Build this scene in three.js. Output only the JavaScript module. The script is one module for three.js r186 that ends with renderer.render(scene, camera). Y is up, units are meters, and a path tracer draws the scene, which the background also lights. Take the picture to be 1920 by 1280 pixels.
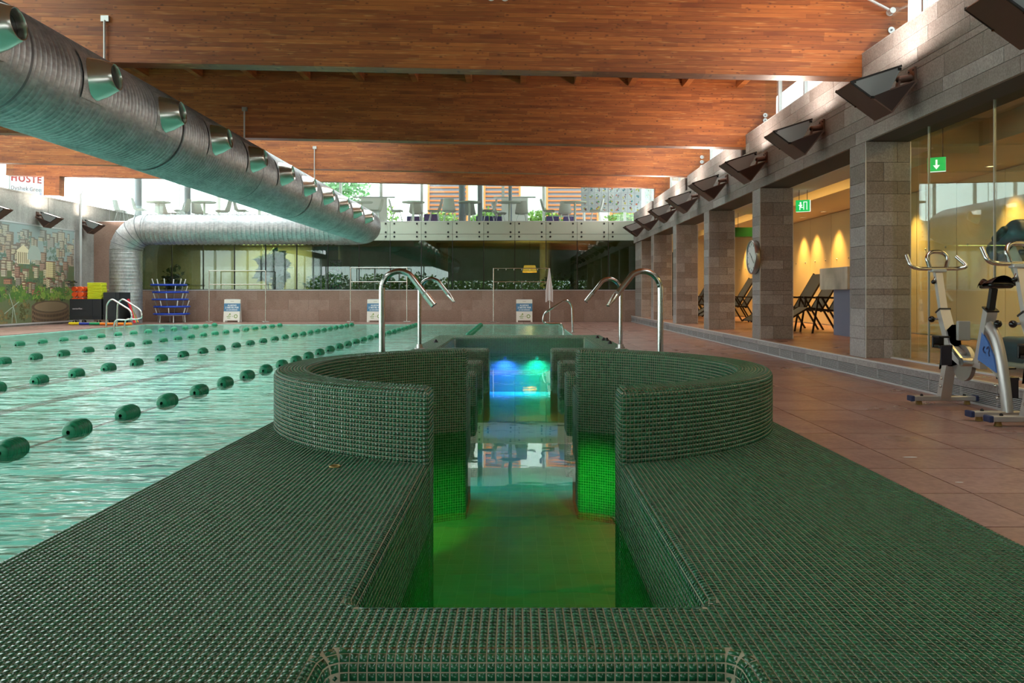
import * as THREE from 'three';
import { mergeGeometries } from 'three/addons/utils/BufferGeometryUtils.js';
import { RoundedBoxGeometry } from 'three/addons/geometries/RoundedBoxGeometry.js';
import { RectAreaLightUniformsLib } from 'three/addons/lights/RectAreaLightUniformsLib.js';

// ---------------------------------------------------------------- camera, sky, lights, exposure
// x to the right, y up, the hall runs away along -z; the pool deck is y = 0 and the lens stands 0.82 m above it.
const scene = new THREE.Scene();
const camera = new THREE.PerspectiveCamera(2 * Math.atan(640 / 1520) * 180 / Math.PI, 1.5, 0.05, 200);
camera.position.set(-0.033, 0.82, 0);
camera.lookAt(-0.033, 0.82, -10);
camera.setViewOffset(1920, 1280, -11, 88, 1920, 1280);   // a lens shifted so that uprights stay upright
scene.background = new THREE.Color().setRGB(0.93, 0.97, 1.0);
scene.backgroundIntensity = 2.9;                          // even bright overcast sky
const renderer = new THREE.WebGLRenderer({ antialias: true });
renderer.toneMapping = THREE.LinearToneMapping;
renderer.toneMappingExposure = 1.75;
renderer.shadowMap.enabled = true;
RectAreaLightUniformsLib.init();
const POWER = { sconce: 60, lobby: 12, gym: 13, lounge: 12, led: 1.6, pool: 5, cafe: 0 };

// ---------------------------------------------------------------- helpers
function rng(seed) { let a = seed >>> 0; return () => { a = (a + 0x6D2B79F5) | 0; let t = Math.imul(a ^ (a >>> 15), 1 | a); t = (t + Math.imul(t ^ (t >>> 7), 61 | t)) ^ t; return ((t ^ (t >>> 14)) >>> 0) / 4294967296; }; }
const R0 = rng(11);
const taken = {};
function numbered(n) { const k = taken[n] = (taken[n] ?? -1) + 1; return k ? n + '_' + String(k).padStart(3, '0') : n; }
function shade(o) { o.castShadow = true; o.receiveShadow = true; return o; }
function obj(name, geo, mat, parent) {            // one named mesh out of one or many geometries
  const g = Array.isArray(geo) ? join(geo) : geo;
  const m = shade(new THREE.Mesh(g, mat));
  if (parent) { m.name = name; parent.add(m); } else { m.name = numbered(name); scene.add(m); }
  return m;
}
function join(list) {
  const l = list.map((g) => { const h = g.index ? g.toNonIndexed() : g; for (const k of Object.keys(h.attributes)) if (!['position', 'normal', 'uv'].includes(k)) h.deleteAttribute(k); return h; });
  return l.length > 1 ? mergeGeometries(l) : l[0];
}
function tag(o, label, category, group, kind) {
  o.userData.label = label; if (category) o.userData.category = category;
  if (group) o.userData.group = group; if (kind) o.userData.kind = kind; return o;
}
function thing(name, label, category, p = [0, 0, 0], turn = 0, group) {
  const o = new THREE.Group(); o.name = numbered(name); scene.add(o); o.position.set(...p); o.rotation.y = turn;
  return tag(o, label, category, group);
}
function structure(name, geo, mat, label) { const m = obj(name, geo, mat); m.userData.kind = 'structure'; if (label) m.userData.label = label; return m; }
function structureGroup(name, label) { const o = new THREE.Group(); o.name = numbered(name); scene.add(o); o.userData.kind = 'structure'; if (label) o.userData.label = label; return o; }
function dup(root, p, turn, label) { const r = root.clone(); r.name = numbered(root.name.replace(/_\d{3}$/, '')); scene.add(r); r.position.set(...p); if (turn !== undefined) r.rotation.y = turn; r.userData = { ...root.userData }; if (label) r.userData.label = label; return r; }
function metric(g, k = 1) {                        // uv in metres, from the two axes across each face
  if (g.index) g = g.toNonIndexed();
  const p = g.attributes.position, n = g.attributes.normal, u = new Float32Array(p.count * 2);
  for (let i = 0; i < p.count; i++) {
    const ax = Math.abs(n.getX(i)), ay = Math.abs(n.getY(i)), az = Math.abs(n.getZ(i)), x = p.getX(i), y = p.getY(i), z = p.getZ(i);
    if (ay >= ax && ay >= az) { u[2 * i] = x * k; u[2 * i + 1] = z * k; } else if (ax >= az) { u[2 * i] = z * k; u[2 * i + 1] = y * k; } else { u[2 * i] = x * k; u[2 * i + 1] = y * k; }
  }
  g.setAttribute('uv', new THREE.BufferAttribute(u, 2)); return g;
}
const bx = (w, h, d, x = 0, y = 0, z = 0) => metric(new THREE.BoxGeometry(w, h, d).translate(x, y, z));
const span = (x0, x1, y0, y1, z0, z1) => bx(Math.abs(x1 - x0), Math.abs(y1 - y0), Math.abs(z1 - z0), (x0 + x1) / 2, (y0 + y1) / 2, (z0 + z1) / 2);
const rbx = (w, h, d, r, x = 0, y = 0, z = 0, s = 2) => new RoundedBoxGeometry(w, h, d, s, Math.min(r, w / 2.01, h / 2.01, d / 2.01)).translate(x, y, z);
const V = (x, y, z) => new THREE.Vector3(x, y, z);
function cyl(a, b, r0, r1 = r0, seg = 16, open = false) {   // a cylinder or cone from point a to point b
  const A = V(...a), B = V(...b), L = A.distanceTo(B), g = new THREE.CylinderGeometry(r1, r0, L, seg, 1, open);
  g.translate(0, L / 2, 0); g.applyQuaternion(new THREE.Quaternion().setFromUnitVectors(V(0, 1, 0), B.clone().sub(A).normalize())); return g.translate(...a);
}
function bar(a, b, w, h) {                          // a square bar from a to b
  const A = V(...a), B = V(...b), L = A.distanceTo(B), g = new THREE.BoxGeometry(w, h, L), m = new THREE.Matrix4().lookAt(A, B, Math.abs(B.clone().sub(A).normalize().y) > 0.95 ? V(0, 0, 1) : V(0, 1, 0));
  g.applyMatrix4(m); const c = A.add(B).multiplyScalar(0.5); return g.translate(c.x, c.y, c.z);
}
function tube(pts, r, seg = 40, rad = 12, closed = false, tension = 0.5) { return new THREE.TubeGeometry(new THREE.CatmullRomCurve3(pts.map((p) => V(...p)), closed, 'catmullrom', tension), seg, r, rad, closed); }
function bent(pts, r, R = 0.06, rad = 10) {         // a pipe with straight runs and rounded bends
  const c = new THREE.CurvePath(), P = pts.map((p) => V(...p)); let last = P[0];
  for (let i = 1; i < P.length - 1; i++) {
    const d0 = P[i].clone().sub(P[i - 1]), d1 = P[i + 1].clone().sub(P[i]), k = Math.min(R, d0.length() * 0.49, d1.length() * 0.49);
    const a = P[i].clone().sub(d0.normalize().multiplyScalar(k)), b = P[i].clone().add(d1.normalize().multiplyScalar(k));
    c.add(new THREE.LineCurve3(last, a)); c.add(new THREE.QuadraticBezierCurve3(a, P[i], b)); last = b;
  }
  c.add(new THREE.LineCurve3(last, P[P.length - 1]));
  return new THREE.TubeGeometry(c, pts.length * 12, r, rad, false);
}
const ball = (r, x, y, z, s = 12) => new THREE.SphereGeometry(r, s, Math.max(6, s * 0.7 | 0)).translate(x, y, z);
function prism(poly, depth, axis = 'z') {           // outline in a plane, given thickness
  const s = new THREE.Shape(poly.map((p) => new THREE.Vector2(...p)));
  const g = new THREE.ExtrudeGeometry(s, { depth, bevelEnabled: false }); g.translate(0, 0, -depth / 2);
  if (axis === 'x') g.rotateY(-Math.PI / 2); return g;
}
// ---------------------------------------------------------------- computed textures
function hash2(x, y, s) { let h = Math.imul(x | 0, 374761393) ^ Math.imul(y | 0, 668265263) ^ Math.imul(s | 0, 2147483647); h = Math.imul(h ^ (h >>> 13), 1274126177); return ((h ^ (h >>> 16)) >>> 0) / 4294967296; }
function vnoise(x, y, px, py, s) {                 // value noise that repeats every px, py cells
  const xi = Math.floor(x), yi = Math.floor(y), fx = x - xi, fy = y - yi, u = fx * fx * (3 - 2 * fx), v = fy * fy * (3 - 2 * fy);
  const m = (a, n) => ((a % n) + n) % n, a = hash2(m(xi, px), m(yi, py), s), b = hash2(m(xi + 1, px), m(yi, py), s), c = hash2(m(xi, px), m(yi + 1, py), s), d = hash2(m(xi + 1, px), m(yi + 1, py), s);
  return a + (b - a) * u + (c - a) * v + (a - b - c + d) * u * v;
}
function fbm(u, v, cx, cy, oct, s) { let t = 0, a = 0.5, n = 0; for (let o = 0; o < oct; o++) { t += a * vnoise(u * cx, v * cy, cx, cy, s + o * 17); n += a; a *= 0.5; cx *= 2; cy *= 2; } return t / n; }
function texture(w, h, fn, srgb = true) {
  const d = new Uint8Array(w * h * 4);
  for (let y = 0; y < h; y++) for (let x = 0; x < w; x++) { const c = fn(x / w, y / h, x, y), i = (y * w + x) * 4; d[i] = Math.max(0, Math.min(255, c[0])); d[i + 1] = Math.max(0, Math.min(255, c[1])); d[i + 2] = Math.max(0, Math.min(255, c[2])); d[i + 3] = 255; }
  const t = new THREE.DataTexture(d, w, h); t.magFilter = THREE.LinearFilter; t.minFilter = THREE.LinearMipmapLinearFilter; t.generateMipmaps = true;
  t.wrapS = t.wrapT = THREE.RepeatWrapping; if (srgb) t.colorSpace = THREE.SRGBColorSpace; t.needsUpdate = true; return t;
}
function scaled(t, sx, sy) { const c = t.clone(); c.repeat.set(sx, sy); c.needsUpdate = true; return c; }
function mix3(a, b, t) { return [a[0] + (b[0] - a[0]) * t, a[1] + (b[1] - a[1]) * t, a[2] + (b[2] - a[2]) * t]; }
function canvasTex(w, h, draw) { const c = document.createElement('canvas'); c.width = w; c.height = h; draw(c.getContext('2d'), w, h); const t = new THREE.CanvasTexture(c); t.colorSpace = THREE.SRGBColorSpace; t.magFilter = THREE.LinearFilter; return t; }

// glued timber: lamellae of pieced boards, 4 m x 0.54 m
const woodTex = (() => {
  const rows = 12, W = 2048, H = 384, r = rng(5), rowBits = [];
  for (let k = 0; k < rows; k++) { const cuts = [0]; while (cuts[cuts.length - 1] < 0.94) cuts.push(cuts[cuts.length - 1] + 0.08 + r() * 0.3); rowBits.push(cuts.map((c) => [c, r(), r()])); }
  const knots = []; for (let k = 0; k < 150; k++) knots.push([r(), r(), 0.003 + r() * 0.004, r()]);
  const t = texture(W, H, (u, v) => {
    const k = Math.min(rows - 1, v * rows | 0), f = v * rows - k; let bit = rowBits[k][0]; for (const b of rowBits[k]) if (u >= b[0]) bit = b;
    const grain = fbm(u, v, 12, 190, 3, 7), fine = fbm(u, v, 40, 380, 2, 31), blotch = fbm(u, v, 9, 5, 3, 91), pale = fbm(u, v, 26, 46, 2, 55);
    let c = mix3([122, 62, 26], [184, 106, 48], bit[1] * 0.5 + grain * 0.6 - 0.05);
    c = mix3(c, [98, 42, 18], Math.max(0, blotch - 0.5) * 1.3);
    c = mix3(c, [206, 150, 96], Math.max(0, pale - 0.66) * 2.2);
    c = c.map((q) => q * (0.9 + 0.2 * fine));
    for (const q of knots) { const dx = (u - q[0]) * 4, dy = (v - q[1]) * 0.54, d = Math.hypot(dx * 0.55, dy); if (d < q[2] * 2) c = mix3(c, [78, 38, 20], 0.75 * (1 - d / (q[2] * 2))); }
    if (f < 0.05 || f > 0.95) c = c.map((q) => q * 0.8);
    return c;
  });
  return scaled(t, 1 / 4, 1 / 0.54);
})();
const speckle = (base, amp, seed, cell = 64) => texture(256, 256, (u, v) => { const a = fbm(u, v, cell, cell, 2, seed) - 0.5, b = fbm(u, v, 4, 4, 3, seed + 5) - 0.5; return base.map((q) => q + amp * a * 2 + amp * b); });
const stoneTex = scaled(speckle([160, 152, 150], 22, 3), 1.6, 1.6);
const floorTex = scaled(texture(512, 512, (u, v) => {
  const a = fbm(u, v, 128, 128, 2, 4) - 0.5, b = fbm(u, v, 5, 5, 4, 9) - 0.5, s = fbm(u, v, 7, 30, 3, 77);
  let c = [158 + a * 34 + b * 30, 122 + a * 32 + b * 24, 113 + a * 30 + b * 20];
  return mix3(c, [196, 176, 168], Math.max(0, s - 0.72) * 1.6);
}), 0.42, 0.42);
const floorRough = scaled(texture(256, 256, (u, v) => { const a = fbm(u, v, 6, 6, 4, 19); const q = 70 + a * 150; return [q, q, q]; }, false), 0.42, 0.42);
const concreteTex = scaled(texture(512, 512, (u, v) => { const a = fbm(u, v, 90, 90, 2, 1) - 0.5, b = fbm(u, v, 3, 4, 5, 2) - 0.5, c = fbm(u, v, 24, 2, 2, 6) - 0.5; const q = 148 + a * 22 + b * 60 + c * 26; return [q, q * 0.975, q * 0.94]; }), 0.35, 0.35);
const plasterTex = scaled(speckle([222, 212, 190], 8, 8), 0.8, 0.8);
const rippleTex = texture(1024, 1024, (u, v) => {   // wind-free pool ripples, 5 m square
  const w1 = fbm(u + 0.03 * fbm(u, v, 6, 6, 2, 3), v, 10, 34, 4, 41), w2 = fbm(u, v, 30, 70, 3, 43), w3 = fbm(u, v, 5, 9, 2, 47); const q = 255 * (w1 * 0.55 + w2 * 0.2 + w3 * 0.25); return [q, q, q];
}, false);
const calmTex = texture(512, 512, (u, v) => { const q = 255 * fbm(u, v, 6, 9, 3, 61); return [q, q, q]; }, false);
const ductTex = scaled(texture(512, 256, (u, v) => { const a = fbm(u, v, 40, 40, 3, 21) - 0.5, b = fbm(u, v, 6, 6, 4, 23) - 0.5, q = 168 + a * 46 + b * 40; return [q, q, q * 1.01]; }), 1, 1);
const basinTex = scaled(texture(256, 256, (u, v, x, y) => { const g = (x % 21 < 2) || (y % 21 < 2), h = hash2(x / 21 | 0, y / 21 | 0, 8); return g ? [70, 96, 72] : [10 + h * 8, 52 + h * 18, 30 + h * 10]; }), 3.9, 3.9);
const poolTileTex = scaled(texture(256, 256, (u, v, x, y) => { const g = (x % 32 < 2) || (y % 32 < 2), h = hash2(x / 32 | 0, y / 32 | 0, 3); return g ? [176, 214, 204] : [140 + h * 16, 198 + h * 12, 186 + h * 12]; }), 1.2, 1.2);

// ---------------------------------------------------------------- materials
const S = (o) => new THREE.MeshStandardMaterial(o), Ph = (o) => new THREE.MeshPhysicalMaterial(o);
const rgb = (r, g, b) => new THREE.Color().setRGB(r, g, b);
const M = {
  wood: S({ map: woodTex, roughness: 0.55 }),
  stone: S({ map: stoneTex, roughness: 0.62 }), stoneB: S({ map: stoneTex, color: '#ece8e6', roughness: 0.6 }), stoneC: S({ map: stoneTex, color: '#dcd6d2', roughness: 0.66 }),
  joint: S({ color: '#4a4542', roughness: 0.95 }),
  brown: S({ map: scaled(speckle([150, 122, 108], 16, 13), 1.3, 1.3), roughness: 0.6 }), brownB: S({ map: scaled(speckle([150, 122, 108], 16, 13), 1.3, 1.3), color: '#eee8e4', roughness: 0.6 }),
  floor: S({ map: floorTex, roughnessMap: floorRough, roughness: 0.6 }), floorB: S({ map: floorTex, color: '#f8f5f3', roughnessMap: floorRough, roughness: 0.6 }), floorC: S({ map: floorTex, color: '#f2eeec', roughnessMap: floorRough, roughness: 0.6 }),
  concrete: S({ map: concreteTex, roughness: 0.8 }), plaster: S({ map: plasterTex, roughness: 0.85 }), white: S({ color: '#e4e4e0', roughness: 0.5 }), offwhite: S({ color: '#cfd2ca', roughness: 0.4 }),
  dark: S({ color: '#16181b', roughness: 0.5 }), black: S({ color: '#0c0c0e', roughness: 0.45 }), blackGloss: S({ color: '#111114', roughness: 0.22 }),
  grout: S({ color: '#aca48c', roughness: 0.85 }), tile: Ph({ color: '#ffffff', roughness: 0.12, clearcoat: 0.25, clearcoatRoughness: 0.05 }),
  tileA: Ph({ color: rgb(0.013, 0.118, 0.048), roughness: 0.12, clearcoat: 0.25, clearcoatRoughness: 0.05 }), tileB: Ph({ color: rgb(0.018, 0.138, 0.060), roughness: 0.12, clearcoat: 0.25, clearcoatRoughness: 0.05 }), tileC: Ph({ color: rgb(0.010, 0.098, 0.040), roughness: 0.12, clearcoat: 0.25, clearcoatRoughness: 0.05 }),
  basin: S({ map: basinTex, roughness: 0.9 }), poolTile: S({ map: poolTileTex, roughness: 0.4 }), laneLine: S({ color: '#2c5a52', roughness: 0.5 }),
  duct: S({ map: ductTex, metalness: 0.75, roughness: 0.46 }), ductSeam: S({ color: '#6e7074', metalness: 0.7, roughness: 0.5 }),
  steel: S({ color: '#c6c4c0', metalness: 1, roughness: 0.16 }), brushed: S({ color: '#b4b2ae', metalness: 0.9, roughness: 0.32 }), alu: S({ color: '#c9cbcc', metalness: 0.6, roughness: 0.4 }), nickel: S({ color: '#d8d5cc', metalness: 0.95, roughness: 0.25 }),
  bronze: S({ color: '#6b5349', metalness: 0.55, roughness: 0.42 }), bronzeDark: S({ color: '#3a2a25', metalness: 0.4, roughness: 0.45 }), reflector: S({ color: '#9aa0a2', metalness: 0.8, roughness: 0.3 }),
  pane: Ph({ color: '#f4faf7', transmission: 1, thickness: 0, roughness: 0, ior: 1.5 }),
  paneDark: Ph({ color: '#a9c6bd', transmission: 1, thickness: 0, roughness: 0, ior: 1.75 }),
  water: Ph({ color: rgb(0.66, 0.91, 0.86), transmission: 1, thickness: 0, roughness: 0.15, ior: 1.9, bumpMap: scaled(rippleTex, 0.2, 0.2), bumpScale: 0.08 }),
  plungeWater: Ph({ color: rgb(0.22, 0.80, 0.40), transmission: 1, thickness: 0, roughness: 0.01, ior: 1.33, bumpMap: scaled(calmTex, 0.5, 0.5), bumpScale: 0.0006 }),
  float: S({ color: '#0d7a56', roughness: 0.35 }), cable: S({ color: '#5b7d72', roughness: 0.5 }),
  grille: S({ color: '#c4c4c6', metalness: 0.35, roughness: 0.45 }), kerb: S({ map: stoneTex, color: '#e8e8ec', roughness: 0.6 }), trimLight: S({ color: '#d6d6d8', metalness: 0.4, roughness: 0.35 }),
  glow: (c, i) => S({ color: '#111111', emissive: c, emissiveIntensity: i, roughness: 0.6 }),
};
// ---------------------------------------------------------------- the mosaic plunge pool
const PITCH = 0.021, ZC = 5.45, RO = 1.603, RI = 1.385, HALF = 1.617, CH = 0.464, BN = 0.04, WALLTOP = 0.358, WATERY = -0.32;
const tiles = [];                                   // every mosaic tile: place, normal, along, width, height
function putTile(p, n, t, w, h) { if (w > 0.006 && h > 0.006) tiles.push([p, n, t, w, h]); }
function fillet(pts, f, closed) {                   // plan outline (x, d) with its sharp corners rounded
  const out = [], N = pts.length;
  for (let i = 0; i < N; i++) {
    if (!closed && (i === 0 || i === N - 1)) { out.push(pts[i]); continue; }
    const a = pts[(i + N - 1) % N], b = pts[i], c = pts[(i + 1) % N], l0 = Math.hypot(b[0] - a[0], b[1] - a[1]), l1 = Math.hypot(c[0] - b[0], c[1] - b[1]);
    const u = [(b[0] - a[0]) / l0, (b[1] - a[1]) / l0], v = [(c[0] - b[0]) / l1, (c[1] - b[1]) / l1];
    if (u[0] * v[0] + u[1] * v[1] > 0.9) { out.push(b); continue; }
    const k = Math.min(f, l0 * 0.45, l1 * 0.45), p = [b[0] - u[0] * k, b[1] - u[1] * k], q = [b[0] + v[0] * k, b[1] + v[1] * k];
    for (let s = 0; s <= 6; s++) { const w = s / 6; out.push([p[0] * (1 - w) ** 2 + 2 * b[0] * w * (1 - w) + q[0] * w * w, p[1] * (1 - w) ** 2 + 2 * b[1] * w * (1 - w) + q[1] * w * w]); }
  }
  return out;
}
function walker(pts, closed) {                      // place and normal at a length along the outline; side is to the left of the walk in (x, d)
  const P = closed ? [...pts, pts[0]] : pts, L = [0]; for (let i = 1; i < P.length; i++) L.push(L[i - 1] + Math.hypot(P[i][0] - P[i - 1][0], P[i][1] - P[i - 1][1]));
  const T = L[L.length - 1];
  const raw = (s) => { if (closed) s = ((s % T) + T) % T; else s = Math.max(0, Math.min(T, s)); let i = 1; let lo = 1, hi = L.length - 1; while (lo < hi) { const m = (lo + hi) >> 1; if (L[m] < s) lo = m + 1; else hi = m; } i = lo; const w = (s - L[i - 1]) / Math.max(1e-9, L[i] - L[i - 1]); return [P[i - 1][0] + (P[i][0] - P[i - 1][0]) * w, P[i - 1][1] + (P[i][1] - P[i - 1][1]) * w]; };
  const at = (s) => { const p = raw(s), a = raw(s - 0.006), b = raw(s + 0.006), dx = b[0] - a[0], dd = b[1] - a[1], l = Math.hypot(dx, dd) || 1; return { p, t: [dx / l, dd / l], n: [-dd / l, dx / l] }; };
  return { T, at };
}
// a wall of mosaic along an outline: upright face, then a rounded edge of radius BN; side +1 or -1 says which way the face looks
function mosaicWall(outline, side, y0, yTop, closed = false, low = null) {
  const w = walker(fillet(outline, 0.045, closed), closed), n = Math.max(1, Math.round(w.T / PITCH)), step = w.T / n, pos = [], idx = [];
  const spot = (s, th, sink) => { const q = w.at(s), nx = q.n[0] * side, nd = q.n[1] * side, ins = BN * (1 - Math.cos(th)), y = yTop - BN + BN * Math.sin(th); const Nn = [nx * Math.cos(th), Math.sin(th), -nd * Math.cos(th)]; return { P: [q.p[0] - nx * ins - Nn[0] * sink, y - Nn[1] * sink, -(q.p[1] - nd * ins) - Nn[2] * sink], N: Nn, q }; };
  const th = [0, 0.26, 0.52, 0.79, 1.05, 1.31, Math.PI / 2];
  for (let i = 0; i <= n; i++) { const s = i * step, q = w.at(s), b = low ? low(q.p) : y0, f = spot(s, 0, 0.0009); pos.push(f.P[0], b, f.P[2]); for (const a of th) { const e = spot(s, a, 0.0009); pos.push(...e.P); } }
  const K = th.length + 1; for (let i = 0; i < n; i++) for (let k = 0; k < K - 1; k++) { const a = i * K + k, b = a + 1, c = a + K, d = c + 1; idx.push(a, c, b, b, c, d); }
  const g = new THREE.BufferGeometry(); g.setAttribute('position', new THREE.Float32BufferAttribute(pos, 3)); g.setIndex(idx); g.computeVertexNormals(); g.setAttribute('uv', new THREE.Float32BufferAttribute(new Float32Array(pos.length / 3 * 2), 2));
  for (let i = 0; i < n; i++) {
    const s = (i + 0.5) * step, q = w.at(s), b = low ? low(q.p) : y0, far = q.p[1] > 9;
    const tan = [q.t[0], 0, -q.t[1]], nf = [q.n[0] * side, 0, -q.n[1] * side];
    const face = yTop - BN - Math.max(b, far ? -0.45 : b), rows = Math.round(face / PITCH), rh = face / Math.max(1, rows);
    for (let k = 0; k < rows; k++) putTile([q.p[0], yTop - BN - (k + 0.5) * rh, -q.p[1]], nf, tan, step - 0.0033, rh - 0.0033);
    for (let k = 0; k < 3; k++) { const a = (k + 0.5) * Math.PI / 6, e = spot(s, a, 0), l = spot(s - step / 2, a, 0).P, r = spot(s + step / 2, a, 0).P, wd = Math.hypot(l[0] - r[0], l[2] - r[2]); putTile(e.P, e.N, tan, Math.min(wd, step * 1.4) - 0.0033, BN * Math.PI / 6 - 0.0033); }
  }
  return g;
}
const plunge = thing('plunge_pool', 'green mosaic plunge pool with two curved walls and raised deck', 'plunge pool');
{
  const inHole = (x, d) => {
    const a = Math.abs(x); for (const s of [[2.116 + 0.085, 1], [1.885 - 0.085, -1]]) if (a > CH + BN - 0.085 && (d - s[0]) * s[1] < 0 && Math.hypot(a - (CH + BN - 0.085), d - s[0]) > 0.088 && Math.abs(d - s[0]) < 0.085) return false;
    if (a < CH + BN && (d < 1.845 + BN || d > 2.156 - BN) && d < 15.6) return true;
    if (Math.hypot(x, d - ZC) < RO - 0.012) return true;
    for (const [p, q] of [[7.4, 8.3], [8.7, 9.8], [10.2, 12.0]]) if (a < 1.15 + BN && d > p - BN && d < q + BN) return true;
    return a < 1.25 + BN && d > 12.5 - BN && d < 15.6 + BN;
  };
  for (let j = 0; j < 726; j++) for (let i = -77; i < 77; i++) { const x = (i + 0.5) * PITCH, d = 1.15 + (j + 0.5) * PITCH; if (!inHole(x, d)) putTile([x, 0, -d], [0, 1, 0], [1, 0, 0], PITCH - 0.0033, PITCH - 0.0033); }
  // grout bed of the deck with the openings cut out
  const s = new THREE.Shape(); [[-HALF, 1.1], [HALF, 1.1], [HALF, 16.4], [-HALF, 16.4]].forEach((p, k) => k ? s.lineTo(...p) : s.moveTo(...p));
  const e = CH + BN, soft = (cx, cd, sx, sd) => [0, 0.25, 0.5, 0.75, 1].map((t) => [cx + sx * 0.085 * (1 - Math.sin(t * Math.PI / 2)), cd + sd * 0.085 * (1 - Math.cos(t * Math.PI / 2))]), right = [...soft(e, 2.116, -1, 1), [e, 3.98]]; for (let k = 0; k <= 40; k++) { const a = 0.36 + (Math.PI - 0.72) * k / 40; right.push([1.5 * Math.sin(a), ZC - 1.5 * Math.cos(a)]); }
  right.push([e, 6.9], [e, 7.36], [1.19, 7.36], [1.19, 8.34], [e, 8.34], [e, 8.66], [1.19, 8.66], [1.19, 9.84], [e, 9.84], [e, 10.16], [1.19, 10.16], [1.19, 12.04], [e, 12.04], [e, 12.46], [1.29, 12.46], [1.29, 15.64]);
  const hole = new THREE.Path([...right, ...right.slice().reverse().map(([x, d]) => [-x, d])].map((p) => new THREE.Vector2(...p))); s.holes.push(hole);
  const slot = new THREE.Path([[-e, 1.105], [e, 1.105], ...soft(e, 1.885, -1, -1).reverse(), ...soft(-e, 1.885, 1, -1)].map((p) => new THREE.Vector2(...p))); s.holes.push(slot);
  const bed = new THREE.ShapeGeometry(s); bed.rotateX(-Math.PI / 2).translate(0, -0.0009, 0);
  obj('grout_bed', [bed], M.grout, plunge);
  const beds = [];
  beds.push(mosaicWall([[-CH, 3.98], [-CH, 2.156], [CH, 2.156], [CH, 3.98]], 1, -1.1, 0));
  beds.push(mosaicWall([[CH, 1.1], [CH, 1.845], [-CH, 1.845], [-CH, 1.1]], 1, -0.3, 0));
  for (const k of [-1, 1]) {
    beds.push(mosaicWall([[CH, 6.9], [CH, 7.4], [1.15, 7.4], [1.15, 8.3], [CH, 8.3], [CH, 8.7], [1.15, 8.7], [1.15, 9.8], [CH, 9.8], [CH, 10.2], [1.15, 10.2], [1.15, 12.0], [CH, 12.0], [CH, 12.5], [1.25, 12.5], [1.25, 15.6], [0, 15.6]].map(([x, d]) => [x * k, d]), k, -1.1, 0));
    beds.push(mosaicWall(k < 0 ? [[-HALF, 1.1], [-HALF, 16.4]] : [[HALF, 16.4], [HALF, 1.1]], 1, -0.2, 0.0));
  }
  beds.push(mosaicWall([[-HALF, 16.4], [HALF, 16.4]], 1, -0.3, 0));
  obj('pool_wall', beds, M.grout, plunge);
  // the two curved walls
  for (const k of [-1, 1]) {
    const ao = Math.asin(CH / RO), ai = Math.asin(CH / RI), line = [];
    for (let i = 0; i <= 70; i++) { const a = ao + (Math.PI - 2 * ao) * i / 70; line.push([k * RO * Math.sin(a), ZC - RO * Math.cos(a)]); }
    for (let i = 0; i <= 70; i++) { const a = Math.PI - ai - (Math.PI - 2 * ai) * i / 70; line.push([k * RI * Math.sin(a), ZC - RI * Math.cos(a)]); }
    const low = (p) => (Math.hypot(p[0], p[1] - ZC) > 1.56 && Math.abs(p[0]) > CH + 0.02 ? 0.0 : -1.1);
    const body = mosaicWall(line, -k, 0, WALLTOP, true, low);
    const r0 = RI + BN, r1 = RO - BN, ring = [], ro = (r) => Math.asin((CH + BN) / r);
    for (let i = 0; i <= 70; i++) { const a = ro(r1) + (Math.PI - 2 * ro(r1)) * i / 70; ring.push([k * r1 * Math.sin(a), ZC - r1 * Math.cos(a)]); }
    for (let i = 70; i >= 0; i--) { const a = ro(r0) + (Math.PI - 2 * ro(r0)) * i / 70; ring.push([k * r0 * Math.sin(a), ZC - r0 * Math.cos(a)]); }
    const cap = new THREE.ShapeGeometry(new THREE.Shape(ring.map((p) => new THREE.Vector2(...p)))); cap.rotateX(-Math.PI / 2).translate(0, WALLTOP - 0.0009, 0);
    obj('curved_wall', [body, cap], M.grout, plunge);
    const rows = 7, rw = (r1 - r0) / rows;
    for (let j = 0; j < rows; j++) { const r = r0 + (j + 0.5) * rw, a0 = ro(r), n = Math.round((Math.PI - 2 * a0) * r / PITCH); for (let i = 0; i < n; i++) { const a = a0 + (Math.PI - 2 * a0) * (i + 0.5) / n; putTile([k * r * Math.sin(a), WALLTOP, -(ZC - r * Math.cos(a))], [0, 1, 0], [k * Math.cos(a), 0, -Math.sin(a)], (Math.PI - 2 * a0) * r / n - 0.0033, rw - 0.0033); } }
  }
  obj('basin_floor', [span(-1.55, 1.55, -1.3, -1.1, -1.9, -15.8)], M.basin, plunge);
  obj('slot_floor', [span(-0.5, 0.5, -0.4, -0.3, -1.0, -1.86)], M.basin, plunge);
  const drain = obj('drain_cover', [new THREE.TorusGeometry(0.38, 0.006, 8, 56).rotateX(Math.PI / 2).translate(0, -1.096, -6.6), new THREE.CylinderGeometry(0.375, 0.38, 0.012, 48).translate(0, -1.097, -6.6)], M.basin, plunge);
  drain.userData.label = 'round cover on the basin floor';
  obj('deck_fitting', [new THREE.TorusGeometry(0.024, 0.004, 8, 32).rotateX(Math.PI / 2).translate(-0.904, 0.003, -3.86)], S({ color: '#b69a62', metalness: 0.8, roughness: 0.4 }), plunge);
  for (const [x, d] of [[1.46, 15.2], [1.5, 14.5], [1.55, 14.4], [1.5, 13.5], [-1.44, 13.9]]) obj('push_button', [new THREE.CylinderGeometry(0.03, 0.04, 0.03, 16).translate(x, 0.015, -d), ball(0.022, x, 0.035, -d, 10)], M.dark, plunge);
  for (const k of [-1, 1]) for (const d of [8.36, 9.86]) obj('jet_slot', span(k * 0.47, k * 0.464, -0.22, -0.06, -(d + 0.06), -(d + 0.11)), M.black, plunge);

  // tile shape: a slightly domed chip with sunken sides
  const tp = [], tn = [], ti = [];
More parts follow.
